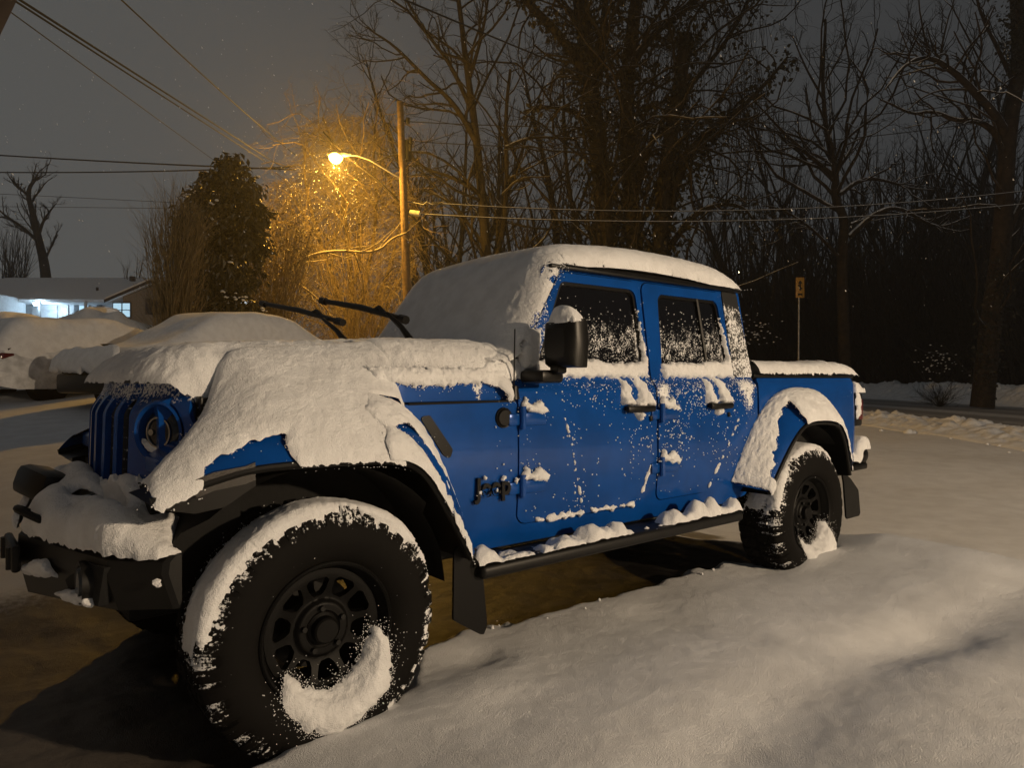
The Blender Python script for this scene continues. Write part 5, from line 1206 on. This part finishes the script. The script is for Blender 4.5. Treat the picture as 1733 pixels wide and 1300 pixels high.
# ------------------------------------------------------------------ TREES
class Tree:
    def __init__(s, tn=(7, 5, 3)): s.T = MB(); s.C = MB(); s.L = MB()
    def tube(s, pts, r):
        big = r[0] > .028
        (s.T if big else s.C).tube(pts, r, 8 if r[0] > .12 else (5 if big else 3), cap=False)
    def grow(s, p, d, L, r, lev, k):
        d = A(d, float); d /= np.linalg.norm(d); n = 7 if lev > 1 else (5 if lev else 4)
        pts = [A(p)]; q = A(p, float)
        for i in range(n):
            d = d+rng.normal(0, k.get('wob', .16)*1.35, 3)+A([0, 0, k.get('up', .05)])*(1 if lev > 0 else k.get('tipup', 1)); d /= np.linalg.norm(d); q = q+d*L/n; pts.append(q)
        rr = np.linspace(r, r*.45 if lev > 0 else r*.3, n+1); s.tube(pts, rr)
        if lev > 0: s.side(pts, rr, lev, k, L)
    def side(s, pts, rr, lev, k, L, lo=.25, num=None):
        P_ = A(pts); m = len(P_)-1
        nb = num or k['n'][min(lev-1, len(k['n'])-1)]
        for j in range(nb):
            f = rng.uniform(lo, 1.0); i = min(int(f*m), m-1); t = f*m-i
            b = P_[i]+(P_[i+1]-P_[i])*t; dd = P_[i+1]-P_[i]; dd = dd/np.linalg.norm(dd)
            x = np.cross(dd, rng.normal(size=3)); x /= np.linalg.norm(x)
            a = rng.uniform(*k.get('ang', (.45, 1.15))); v = dd*math.cos(a)+x*math.sin(a)
            s.grow(b, v, L*rng.uniform(*k.get('ratio', (.35, .65)))*(1.1-.4*f), max(.0042, min(rr[i]*.5, k.get('rmax', 9))), lev-1, k)
    def limb(s, px, Y, r0, r1, lev, k, num, dY=0.0, lo=.15):
        n = len(px); ys = Y+np.linspace(0, dY, n)
        P_ = [px3(x, y, yy) for (x, y), yy in zip(px, ys)]
        _, P2 = smooth_poly(P_, it=2); P2 = P2+np.cumsum(rng.normal(0, .012, P2.shape), 0)*np.linspace(0, 1, len(P2))[:, None]
        rr = np.linspace(r0, r1, len(P2)); s.tube(P2, rr)
        L = np.linalg.norm(np.diff(P2, axis=0), axis=1).sum()
        if num: s.side(P2, rr, lev, k, L, lo, num)
        return P2
    def build(s, name, label, cat, base, tm, cm, group=None, leafm=None, leafname='leaves'):
        root = thing(name, label, cat, tuple(base), 0, group); o = A(base, float)
        for mb, nm, mt in ((s.T, 'trunk', tm), (s.C, 'crown', cm), (s.L, leafname, leafm)):
            if mb.n:
                mk(nm, np.concatenate(mb.v)-o, mb.f, mt, root, nm != leafname)
        return root
K = dict(n=(6, 6, 9), wob=.17, up=.05, ratio=(.28, .55))
# tall ivy-clad tree
YI = 28; t = Tree(); ki = dict(n=(5, 5, 6), wob=.2, up=-.05, ratio=(.28, .5), rmax=.06, tipup=2.0)
stems = [([(1030, 700), (1032, 560), (1028, 430), (1020, 300), (1003, 150), (985, 0), (972, -140)], .46, .24, 0, 26),
         ([(1072, 700), (1078, 520), (1072, 380), (1058, 220), (1062, 90), (1085, -60), (1100, -150)], .40, .20, .8, 24),
         ([(1115, 700), (1112, 520), (1118, 400), (1128, 270), (1150, 150), (1163, 60)], .36, .24, -.6, 14),
         ([(1118, 420), (1140, 320), (1165, 255), (1205, 215), (1260, 180), (1330, 100)], .26, .04, -1, 18),
         ([(1012, 200), (985, 110), (945, 55), (905, 15), (870, -40)], .24, .12, -1, 14),
         ([(1020, 260), (985, 190), (940, 180), (890, 188)], .14, .03, -1.5, 10),
         ([(1125, 430), (1170, 365), (1215, 345), (1262, 350), (1280, 385)], .15, .03, -1, 10),
         ([(1062, 120), (1100, 60), (1150, 20), (1200, -30), (1260, -90)], .2, .06, 1, 22),
         ([(1075, 330), (1110, 210), (1190, 120), (1250, 40), (1290, -60)], .16, .04, 2, 22),
         ([(1000, 140), (1020, 60), (1030, -60)], .2, .1, 1, 14)]
for px, r0, r1, dY, nb in stems:
    P2 = t.limb(px, YI, r0, r1, 3, ki, nb, dY)
    LL = np.linalg.norm(np.diff(P2, axis=0), axis=1).sum()
    for _ in range(int((85 if r0 > .3 else 40)*LL*(.45 if r0 < .19 else 1))):
        i = rng.integers(0, len(P2)-1); f = rng.random(); p = P2[i]+(P2[i+1]-P2[i])*f
        p = p+rng.normal(0, 1, 3)*(r0*.55+.10)*(1.0+.7*max(0., float(fbm(A(p[2]*.5), A(r0*30), 0, 1, 2)))); leaf(t.L, p, rng.uniform(.14, .30), .5, .7)
    for _ in range(int(LL*(3 if r0 > .19 else 1.2))):      # hanging clumps of ivy
        i = rng.integers(0, len(P2)-1); c_ = P2[i]+rng.normal(0, 1, 3)*(r0*.8+.25); 
        for _ in range(16): leaf(t.L, c_+rng.normal(0, .22, 3)*A([1, 1, 1.5]), rng.uniform(.14, .28), .6, .7)
for _ in range(800):         # hanging vines
    x = rng.uniform(930, 1300); y = rng.uniform(-40, 260); Y_ = YI+rng.uniform(-2, 2); p = px3(x, y, Y_); L = rng.uniform(.8, 3.6)
    d = rng.normal(0, .10, 2); t.C.tube([p, p+A([d[0]*L, d[1]*L, -L*.5]), p+A([d[0]*L*1.3, d[1]*L, -L])], [.010, .008, .004], 3, False)
bi = px3(1070, 640, YI); bi[2] = G(bi[0], YI)-.2
t.build('ivy_tree', 'huge many-stemmed tree clad in ivy and hanging vines rising behind the truck cab', 'tree', bi, M['bark'], M['twig'], None, M['leaf_ivy'], 'ivy')
# bare tree between the pole and the ivy tree
YB = 26; t = Tree(); kb = dict(n=(6, 6, 9), wob=.17, up=.07, ratio=(.28, .52), rmax=.06)
for px, r0, r1, dY, nb in ([([(838, 700), (832, 560), (822, 420), (813, 300), (802, 200), (790, 100), (778, -20)], .24, .07, 0, 16),
        ([(828, 470), (848, 410), (858, 330), (853, 200), (862, 120)], .13, .05, .8, 12), ([(806, 240), (770, 175), (720, 130), (665, 75), (622, 45)], .13, .02, -.8, 14),
        ([(800, 190), (765, 110), (720, 50), (690, 0)], .11, .03, .6, 12), ([(795, 130), (815, 60), (830, -20)], .09, .03, -.5, 10),
        ([(815, 330), (770, 300), (720, 285), (690, 262)], .10, .02, -1, 10), ([(855, 250), (900, 230), (960, 235), (1000, 230)], .09, .02, 1, 10),
        ([(822, 420), (780, 360), (740, 330), (705, 320)], .10, .02, .8, 10), ([(850, 330), (880, 300), (930, 300)], .07, .02, -.8, 8), ([(830, 540), (790, 500), (740, 480), (700, 420)], .09, .02, 0, 10), ([(835, 500), (880, 440), (930, 400), (950, 330)], .09, .02, 1, 10)]):
    t.limb(px, YB, r0, r1, 3, kb, nb, dY)
bb_ = px3(838, 640, YB); bb_[2] = G(bb_[0], YB)-.2
t.build('bare_tree', 'tall bare twin-trunked tree with crooked twigs just right of the utility pole', 'tree', bb_, M['bark'], M['twig'])
# snowy-limbed tree right of centre
YC = 32; t = Tree()
for px, r0, r1, dY, nb in ([([(1432, 690), (1428, 560), (1424, 430), (1432, 370), (1412, 335), (1418, 290), (1402, 245), (1393, 150), (1400, 30)], .30, .05, 0, 18),
        ([(1415, 300), (1385, 275), (1345, 240), (1300, 195), (1270, 160)], .13, .02, -1, 12), ([(1418, 330), (1460, 300), (1500, 305), (1535, 318), (1580, 320)], .13, .02, 1, 12),
        ([(1438, 400), (1480, 360), (1520, 348), (1570, 380), (1600, 385), (1650, 365)], .14, .02, -1, 12), ([(1440, 380), (1500, 352), (1560, 372)], .10, .02, 1, 8),
        ([(1415, 290), (1445, 245), (1460, 200)], .09, .02, 0, 8), ([(1395, 170), (1360, 110), (1340, 60)], .07, .015, 0, 8), ([(1396, 140), (1430, 80), (1440, 40)], .06, .015, 0, 8), ([(1425, 440), (1370, 380), (1320, 350), (1290, 345)], .09, .02, -1, 10)]):
    t.limb(px, YC, r0, r1, 3, K, nb, dY)
bc = px3(1432, 640, YC); bc[2] = G(bc[0], YC)-.2
t.build('bare_tree', 'crooked bare tree with snow along its wide low limbs, right of the truck cab', 'tree', bc, M['bark_snowy'], M['twig'])
# big tree at the right edge
YD = 27; t = Tree(); kd = dict(n=(5, 5, 6), wob=.2, up=.08, ratio=(.25, .48), rmax=.05)
for px, r0, r1, dY, nb in ([([(1662, 690), (1672, 580), (1690, 450), (1702, 320), (1708, 220), (1728, 110), (1722, -60)], .42, .20, 0, 14),
        ([(1704, 230), (1682, 190), (1640, 145), (1602, 112), (1570, 95), (1535, 106), (1500, 150)], .19, .03, -1.5, 20), ([(1700, 260), (1688, 225), (1655, 203), (1620, 206), (1580, 188), (1545, 196), (1490, 170)], .16, .03, 1, 16),
        ([(1575, 96), (1560, 40), (1555, -20)], .05, .015, 0, 8), ([(1590, 105), (1600, 50), (1620, -10)], .05, .015, 0, 8), ([(1720, 150), (1690, 80), (1660, 20), (1650, -40)], .10, .03, 0, 14), ([(1724, 100), (1760, 20), (1790, -60)], .12, .04, 0, 12), ([(1690, 440), (1730, 330), (1790, 260)], .15, .05, 0, 10)]):
    P2 = t.limb(px, YD, r0, r1, 3, kd, nb, dY)
for k in range(12):
    p = px3(1575+rng.normal(0, 12), 97, YD-.8); t.grow(p, A([rng.normal(0, .5), rng.normal(0, .3), 1]), rng.uniform(1, 2.6), .02, 1, kd)
for (x, y, n) in ((1690, 470, 260), (1682, 540, 200), (1668, 610, 260), (1722, 90, 260), (1718, 30, 240)):
    for _ in range(n): p = px3(x+rng.normal(0, 14), y+rng.normal(0, 26), YD+rng.normal(-.3, .3)); leaf(t.L, p, rng.uniform(.1, .2), .5, .7)
bd_ = px3(1662, 640, YD); bd_[2] = G(bd_[0], YD)-.2
t.build('bare_tree', 'massive old tree at the right edge with an arching snowy limb and an ivied trunk', 'tree', bd_, M['bark_snowy'], M['twig'], None, M['leaf_ivy'], 'ivy')
# magnolia
YM = 18; t = Tree(); cx_, base = 372, px3(385, 560, YM); base[2] = G(base[0], YM)-.1
t.tube([base, px3(380, 400, YM), px3(385, 265, YM)], A([.16, .10, .03]))
blobs = [(392, 278, 30, 22), (368, 300, 34, 20), (410, 318, 40, 30), (345, 335, 42, 30), (395, 352, 55, 36), (325, 372, 38, 30), (432, 365, 28, 34), (372, 398, 62, 36), (322, 422, 30, 30), (425, 415, 36, 36), (355, 450, 56, 38), (400, 470, 50, 40), (350, 505, 50, 38), (395, 530, 60, 36)]
for bx, by, rx_, ry_ in blobs:
    c = px3(bx, by, YM+rng.uniform(-.6, .4)); rr = A([rx_, (rx_+ry_)*.5, ry_])/1200*YM*.86
    t.C.tube([px3(382, min(by+30, 540), YM), c], [.03, .012], 4, False)
    for _ in range(int(rx_*ry_*.34)):
        d = rng.normal(size=3); d /= np.linalg.norm(d); k = rng.uniform(.2, 1.05)**.6
        k *= 1+.40*float(vnoise(A(d[0]*2.5+bx), A(d[1]*2.5), A(d[2]*2.5+by)))
        leaf(t.L, c+d*rr*k, rng.uniform(.14, .29), .75, .44)
root = t.build('magnolia_tree', 'dense evergreen magnolia with drooping dark leaves left of the street lamp', 'tree', base, M['bark'], M['twig'], None, M['leaf_dark'], 'leaves')
sb_ = MB()
for _ in range(34):
    bx, by, rx_, ry_ = blobs[rng.integers(2, len(blobs))]; a = rng.uniform(-1, 1); p = px3(bx+rx_*a*.9, by-ry_*math.sqrt(1-a*a)*rng.uniform(-.3, .9), YM-rng.uniform(.3, .9)*rx_/1200*YM)
    for _ in range(3): sb_.add(ICO*rng.uniform(.4, 1.5, (12, 3))*A([.06, .05, .03])*rng.uniform(.3, 1.1)+p+rng.normal(0, .06, 3), icf)
tag(mk('snow_clumps', np.concatenate(sb_.v)-base, sb_.f, M['snow_far'], root), kind='stuff')
# upright twiggy shrub beside it
def shrub(label, x0, x1, ytop, ybot, Y, n, mats, spread=.8, leafn=0, leafm=None, dY=1.0, name='shrub', droop=0, group=None, r0=.012, nb=8):
    t = Tree(); ks = dict(n=(4, 5), wob=.13, up=.09-droop, ratio=(.25, .5), ang=(.25, .7))
    xc = (x0+x1)/2; base = px3(xc, ybot, Y); base[2] = G(base[0], Y)-.1
    for _ in range(n):
        xt = rng.uniform(x0, x1); yt = ytop+abs(rng.normal(0, .25))*(ybot-ytop)+((xt-xc)/(x1-x0))**2*(ybot-ytop)*.8
        b = base+A([(rng.uniform(x0, x1)-xc)/1200*Y*.45*spread, rng.uniform(-dY, dY)*.5, 0]); b[2] = G(b[0], b[1])-.05; e = px3(xt, min(yt, ybot-20), Y+rng.uniform(-dY, dY))
        mid = b+(e-b)*.55+rng.normal(0, .12, 3)-A([(e-b)[0]*.2, 0, 0])
        _, P2 = smooth_poly([b, mid, e], it=2); rr = np.linspace(r0*1.3, .005, len(P2)); t.tube(P2, rr); t.side(P2, rr, 1, ks, np.linalg.norm(e-b)*.75, .2, nb)
        for _ in range(leafn):
            i = rng.integers(len(P2)//3, len(P2)); leaf(t.L, P2[i]+rng.normal(0, .22, 3), rng.uniform(.05, .11), .6, .5)
    return t.build(name, label, 'shrub' if name == 'shrub' else 'tree', base, mats[0], mats[1], group, leafm)
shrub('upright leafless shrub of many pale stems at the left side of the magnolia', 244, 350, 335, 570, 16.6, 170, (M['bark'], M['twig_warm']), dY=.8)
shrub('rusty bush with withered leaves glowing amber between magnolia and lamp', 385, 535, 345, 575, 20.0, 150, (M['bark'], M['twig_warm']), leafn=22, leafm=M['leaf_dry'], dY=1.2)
# amber-lit trees right behind the lamp
YL = 26.3; t = Tree(); kl = dict(n=(5, 5, 6), wob=.2, up=-.05, ratio=(.3, .52), rmax=.03, ang=(.4, 1.1))
for px, r0, r1, dY, nb in ([([(600, 640), (595, 500), (588, 400), (575, 300), (560, 230), (545, 195)], .13, .02, 0, 26), ([(600, 560), (625, 450), (640, 350), (632, 250), (640, 180)], .10, .02, .6, 24), ([(595, 560), (555, 450), (530, 370), (515, 300), (520, 240)], .10, .02, -.6, 24),
        ([(605, 580), (650, 480), (672, 400), (680, 330)], .08, .02, .3, 22), ([(590, 600), (535, 520), (500, 460), (480, 400)], .08, .02, 0, 22), ([(600, 480), (610, 380), (600, 290), (610, 215)], .08, .02, 1.0, 22), ([(600, 600), (570, 520), (560, 430), (590, 330)], .07, .02, 1.3, 22), ([(600, 620), (640, 560), (660, 500), (690, 450)], .07, .02, -.4, 18)]):
    P2 = t.limb(px, YL, r0, r1, 3, kl, nb, dY)
    for _ in range(60): i = rng.integers(len(P2)//4, len(P2)); leaf(t.L, P2[i]+rng.normal(0, .5, 3), rng.uniform(.04, .09), .6, .4)
for _ in range(8500):        # fine drooping twigs filling the crown
    a = rng.uniform(0, 2*PI); k = math.sqrt(rng.random()); x = 580+128*k*math.cos(a); y = 385+195*k*math.sin(a)
    if y < 300 and abs(x-582) > 70: continue
    p = px3(x, y, YL+rng.uniform(-1.6, 1.6)); L = rng.uniform(.35, 1.1); d = A([rng.normal(-.30, .75), rng.normal(0, .5), rng.normal(-.8, .6)]); d *= L/np.linalg.norm(d)
    t.C.tube([p, p+d*.45+A([.06*L, 0, .10*L]), p+d], [.0065, .0055, .004], 3, False)
bl_ = px3(600, 640, YL); bl_[2] = G(bl_[0], YL)-.3
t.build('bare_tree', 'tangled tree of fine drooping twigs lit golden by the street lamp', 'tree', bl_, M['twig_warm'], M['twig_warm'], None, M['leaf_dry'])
t = Tree(); t.limb([(455, 560), (470, 470), (455, 400), (420, 390)], 21.2, .07, .02, 1, kl, 10); t.limb([(470, 470), (520, 432), (575, 424), (640, 428), (668, 402), (692, 396)], 21.2, .05, .03, 1, kl, 14, .4)
t.limb([(462, 440), (490, 470), (540, 505), (560, 530)], 21.2, .04, .02, 1, kl, 8); bs_ = px3(455, 640, 21.2); bs_[2] = G(bs_[0], 21.2)-.2
t.limb([(455, 700), (455, 560)], 21.2, .09, .07, 1, kl, 0)
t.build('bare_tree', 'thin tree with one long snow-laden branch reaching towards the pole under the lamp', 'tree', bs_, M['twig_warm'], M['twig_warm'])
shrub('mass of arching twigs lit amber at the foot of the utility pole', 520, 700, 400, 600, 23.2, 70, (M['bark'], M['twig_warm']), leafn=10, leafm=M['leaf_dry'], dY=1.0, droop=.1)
# far left bare trees behind the house
t = Tree(); kf = dict(n=(5, 6, 7), rmax=.06, wob=.15, up=.1, ratio=(.3, .5), ang=(.3, .8)); YF = 52
for px, r0, r1, nb in (([(80, 500), (76, 450), (66, 410), (55, 360), (45, 325), (62, 300)], .42, .06, 10), ([(66, 410), (40, 385), (10, 365), (-5, 350)], .16, .03, 12), ([(66, 395), (75, 370), (95, 345)], .14, .03, 12), ([(46, 330), (25, 310), (15, 298)], .12, .03, 12), ([(76, 440), (90, 410), (98, 390)], .10, .03, 10), ([(46, 325), (60, 305), (72, 296)], .1, .03, 10)):
    t.limb(px, YF, r0, r1, 3, kf, nb)
bf = px3(80, 500, YF); bf[2] = G(bf[0], YF)
t.build('bare_tree', 'leaning bare tree standing alone against the sky behind the house roof', 'tree', bf, M['bark_dim'], M['twig'])
shrub('cluster of thin bare saplings behind the house roof at the left edge', -20, 62, 380, 500, 54, 44, (M['bark_dim'], M['twig']), name='saplings', dY=3, r0=.05)
shrub('little forked bare sapling behind the roof of the right-hand house wing', 208, 250, 430, 520, 46, 9, (M['bark_dim'], M['twig']), name='sapling', r0=.04)
# ---- the wood across the road: prototypes and copies
protos = []
for i in range(4):
    t = Tree(); kw = dict(n=(5, 5, 7), wob=.16, up=.08, ratio=(.22, .42), ang=(.35, .95), rmax=.06)
    Hh = (17, 14, 19, 12)[i]; p = A([0, 0, -.3]); pts = [p]; d = A([rng.normal(0, .08), rng.normal(0, .08), 1.])
    for _ in range(8): d = d+rng.normal(0, .07, 3); d[2] = abs(d[2]); d /= np.linalg.norm(d); p = p+d*Hh/8; pts.append(p)
    _, P2 = smooth_poly(pts, it=1); rr = np.linspace((.24, .16, .30, .13)[i], .03, len(P2)); t.tube(P2, rr); t.side(P2, rr, 3, kw, Hh*.62, .18, 26)
    for _ in range(4): q = P2[rng.integers(1, 5)]; t.grow(q, A([rng.normal(0, 1), rng.normal(0, 1), .35]), rng.uniform(2.5, 5), .05, 1, kw)
    protos.append(t)
spots = []
for _ in range(96):
    x = rng.uniform(690, 1790); Y = rng.uniform(34, 72); X = (x-866.5)/1200*Y
    if RX0-2 < X-float(roadx(A(Y))) < RX1+3: Y = max(Y, 46); X = (x-866.5)/1200*Y
    if RX0-2.5 < X-float(roadx(A(Y))) < RX1+3.5: X = (RX1+3.5+rng.uniform(0, 8))+float(roadx(A(Y)))
    spots.append((X, Y))
done = {}
for j, (X, Y) in enumerate(spots):
    i = int(rng.integers(0, 4)); s = rng.uniform(.75, 1.25); z = G(X, Y)
    if i not in done:
        o = protos[i].build('woodland_tree', 'bare dark tree among the many in the wood beyond the road', 'tree', (0, 0, 0), M['bark_dim'], M['twig_dim'], 'bare trees of the dark wood'); done[i] = o
    else:
        o = done[i].copy(); COL.objects.link(o)
        for ch in done[i].children:
            c = ch.copy(); COL.objects.link(c); c.parent = o
    o.location = (X, Y, z); o.rotation_euler = (0, 0, rng.uniform(0, 6.3)); o.scale = (s, s, s)
# undergrowth: one thicket nobody could count
mb = MB(); lf_ = MB()
cnt = 0
while cnt < 8500:
    x = rng.uniform(690, 1800) if rng.random() < .6 else rng.uniform(1180, 1800); Y = rng.uniform(30, 74); X = (x-866.5)/1200*Y; rx = X-float(roadx(A(Y)))
    if RX0-2.5 < rx < RX1+2.2: continue
    cnt += 1; b = A([X, Y, G(X, Y)-.1]); L = rng.gamma(3, 1.3)*(1.5 if x > 1180 else .8)*(Y/48); d = A([rng.normal(0, .22), rng.normal(0, .2), 1.]); e = b+d*L
    md = b+d*L*.5+rng.normal(0, .12*L, 3)*.6; mb.tube([b, md, e], [.010+.006*L, .008+.003*L, .006], 3, False)
    for _ in range(4):
        p = b+(e-b)*rng.uniform(.25, .95); v = A([rng.normal(0, 1), rng.normal(0, 1), rng.uniform(-.2, .9)]); v *= rng.uniform(.3, 1.1)/np.linalg.norm(v); mb.tube([p, p+v*.5+rng.normal(0, .06, 3), p+v], [.010, .007, .004], 3, False)
    if rng.random() < .45:
        for _ in range(7): leaf(lf_, b+(e-b)*rng.uniform(.1, .9)+rng.normal(0, .3, 3), rng.uniform(.1, .2), .4, .6)
nv = mb.n; mb.add(np.concatenate(lf_.v), lf_.f)
o = mb.build('undergrowth', M['twig_dim'], None, False, None); tag(o, 'dark tangled undergrowth filling the wood beyond the road', 'undergrowth', kind='stuff')
# snow-laden bushes at the wood edge
for k, (x, y, Y, lab) in enumerate(((1590, 610, 29, 'snow-flecked low bush at the edge of the wood beyond the road bank'), (1272, 560, 27, 'snow-flecked twiggy bush in the dark right behind the cab corner'))):
    t = Tree(); base = px3(x, 650, Y); base[2] = G(base[0], Y)
    for _ in range(60): t.grow(base, A([rng.normal(0, .8), rng.normal(0, .8), 1]), rng.uniform(.7, 1.5), .012, 1, K)
    for _ in range(60): p = px3(x+rng.normal(0, 20), y+rng.normal(0, 14), Y+rng.normal(0, .5)); t.L.add(ICO*rng.uniform(.4, 1.5, (12, 3))*A([.05, .05, .022])*rng.uniform(.4, 1)+p, icf)
    tag([q_ for q_ in t.build('bush', lab, 'shrub', base, M['bark'], M['twig'], None, M['snow_far'], 'snow_clumps').children if q_.name.startswith('snow')][0], kind='stuff')
# tiny far lamps seen through the wood
for x, y, Y, col, st, r, lab in ((1327, 574, 63, (.5, .8, 1), 14, .11, 'tiny bluish light low in the wood right of the cab'), (1250, 461, 63, (1, .85, .5), 9, .06, 'tiny warm light just above the truck roof end'), (1459, 552, 63, (.7, .85, 1), 9, .06, 'tiny white light in the middle of the dark wood'), (1637, 543, 63, (.9, .9, 1), 7, .05, 'tiny white light in the wood near the right-hand tree')):
    mb = MB(); mb.lathe([(.0, r), (r*.8, r*.5), (r, 0), (r*.8, -r*.5), (.0, -r)], 10, (0, 0, 0), 'z'); mb.box((0, .02, r*1.3), (r*.8, r*.8, r*.7))
    o = mb.build('distant_lamp', simple('far lamp', col, .5, 0, 0, 0, 0, col, st), None); o.location = tuple(px3(x, y, Y)); tag(o, lab, 'lamp')
# falling snow
fl = MB(); tet = [(0, 0, 1), (.9, 0, -.3), (-.45, .8, -.3), (-.45, -.8, -.3)]; tf = [(0, 1, 2), (0, 2, 3), (0, 3, 1), (1, 3, 2)]
TE = A(tet)
def flake(p, r):
    v = TE*rng.uniform(.5, 1.2, (4, 3))*A([r, r, r*1.9]); v[:, 0] += v[:, 2]*-.35; fl.add(v+p, tf)
for _ in range(1300):
    p = lampP+A([rng.normal(0, 1.5), rng.normal(0, 1.6), -abs(rng.normal(0, 2.0))+rng.normal(.3, .6)]); flake(p, rng.uniform(.005, .012))
for _ in range(900):
    Y = rng.uniform(7, 34); p = px3(rng.uniform(-50, 1780), rng.uniform(-40, 520), Y); flake(p, rng.uniform(.004, .010)*(1+Y/40))
o = fl.build('falling_snow', M['snow_far'], None, False, None); tag(o, 'snowflakes falling through the night air, thickest in the lamplight', 'snowfall', kind='stuff')
# ------------------------------------------------------------------ LIGHT, SKY, CAMERA
w = bpy.data.worlds.new('World'); scene.world = w; w.use_nodes = True
nt = w.node_tree; bg = nt.nodes['Background']
tc = N(nt, 'ShaderNodeTexCoord'); sx = N(nt, 'ShaderNodeSeparateXYZ'); nt.links.new(tc.outputs['Generated'], sx.inputs[0])
v = math_node(nt, 'ADD', math_node(nt, 'MULTIPLY', sx.outputs['X'], -.75), math_node(nt, 'MULTIPLY', math_node(nt, 'ABSOLUTE', sx.outputs['Z']), -.35))
nn_ = noise_node(nt, 2.2, 3, .5, vec=tc.outputs['Generated'])
v = math_node(nt, 'ADD', v, math_node(nt, 'MULTIPLY', math_node(nt, 'SUBTRACT', nn_.outputs[0], .5), .12))
f = ramp(nt, v, -.55, .45)
nt.links.new(mixcol(nt, f, (.039, .041, .043), (.090, .092, .090)), bg.inputs['Color']); bg.inputs['Strength'].default_value = 1.0
LS = A([.88, -.477])*math.cos(math.radians(20)); LS = Vector((LS[0], LS[1], math.sin(math.radians(20))))
sd = bpy.data.lights.new('sun', 'SUN'); sd.energy = .03; sd.angle = math.radians(20); sd.color = (.8, .85, 1.0)
so_ = bpy.data.objects.new('sun', sd); COL.objects.link(so_); so_.rotation_euler = (-LS).to_track_quat('-Z', 'Y').to_euler(); so_.location = (20, -12, 12)
# flood lamp on the photographer's side of the drive: the one that lights the truck's flank
fpos = A([8.2, -2.0, 3.25])
fpt = thing('lamp_post', 'black post lamp lighting the drive from beside the camera', 'lamp post', (fpos[0], fpos[1], G(fpos[0], fpos[1])))
f_ = MB(); fz = fpos[2]-G(fpos[0], fpos[1]); f_.tube([(0, 0, -.2), (0, 0, fz-.25)], [.05, .04], 10); f_.build('post', M['plastic'], fpt)
f_ = MB(); f_.lathe([(.0, .30), (.16, .18), (.17, .16), (.0, .15)], 16, (0, 0, fz), 'z'); f_.lathe([(.06, -.26), (.11, -.22), (.0, -.2)], 16, (0, 0, fz), 'z'); f_.build('lamp_cap', M['plastic'], fpt)
f_ = MB(); f_.lathe([(.0, .10), (.05, .08), (.06, 0), (.05, -.08), (.0, -.1)], 16, (0, 0, fz), 'z'); fb2 = f_.build('lamp_glass', simple('warm lamp glass', (1, .9, .7), .3, 0, 0, 0, 0, (1, .80, .56), 25), fpt)
lamp('post_light', (0, 0, fz), FLOOD, (1.0, .76, .50), .14, fb2)
fb2.visible_shadow = True
cam = bpy.data.cameras.new('camera'); cam.sensor_width = 36; cam.lens = 36*1200/1733; cam.shift_y = -10/1733; cam.clip_start = .05; cam.clip_end = 600
co = bpy.data.objects.new('camera', cam); COL.objects.link(co); co.location = (0, 0, H_CAM); co.rotation_euler = (PI/2, 0, 0); scene.camera = co
if HAZE:
    hz_ = MB(); hz_.box((0, 36, 17), (170, 90, 45)); ho = hz_.build('haze', None, None, False, None) if False else None
    m = bpy.data.materials.new('night haze'); m.use_nodes = True; nt = m.node_tree
    for n in list(nt.nodes):
        if n.type == 'BSDF_PRINCIPLED': nt.nodes.remove(n)
    out_ = [n for n in nt.nodes if n.type == 'OUTPUT_MATERIAL'][0]
    vo = N(nt, 'ShaderNodeVolumePrincipled'); vo.inputs['Color'].default_value = (.9, .9, .9, 1); vo.inputs['Density'].default_value = HAZE; vo.inputs['Anisotropy'].default_value = .6
    nt.links.new(vo.outputs[0], out_.inputs['Volume'])
    ho = hz_.build('haze', m, None, False, None); tag(ho, kind='stuff')
scene.view_settings.view_transform = 'Standard'; scene.view_settings.look = 'None'; scene.view_settings.exposure = 0; scene.view_settings.gamma = 1
scene.render.engine = 'CYCLES'; scene.cycles.use_denoising = True
scene.cycles.max_bounces = 6; scene.cycles.diffuse_bounces = 3; scene.cycles.glossy_bounces = 3; scene.cycles.transmission_bounces = 2; scene.cycles.volume_bounces = 0
scene.cycles.sample_clamp_indirect = 4
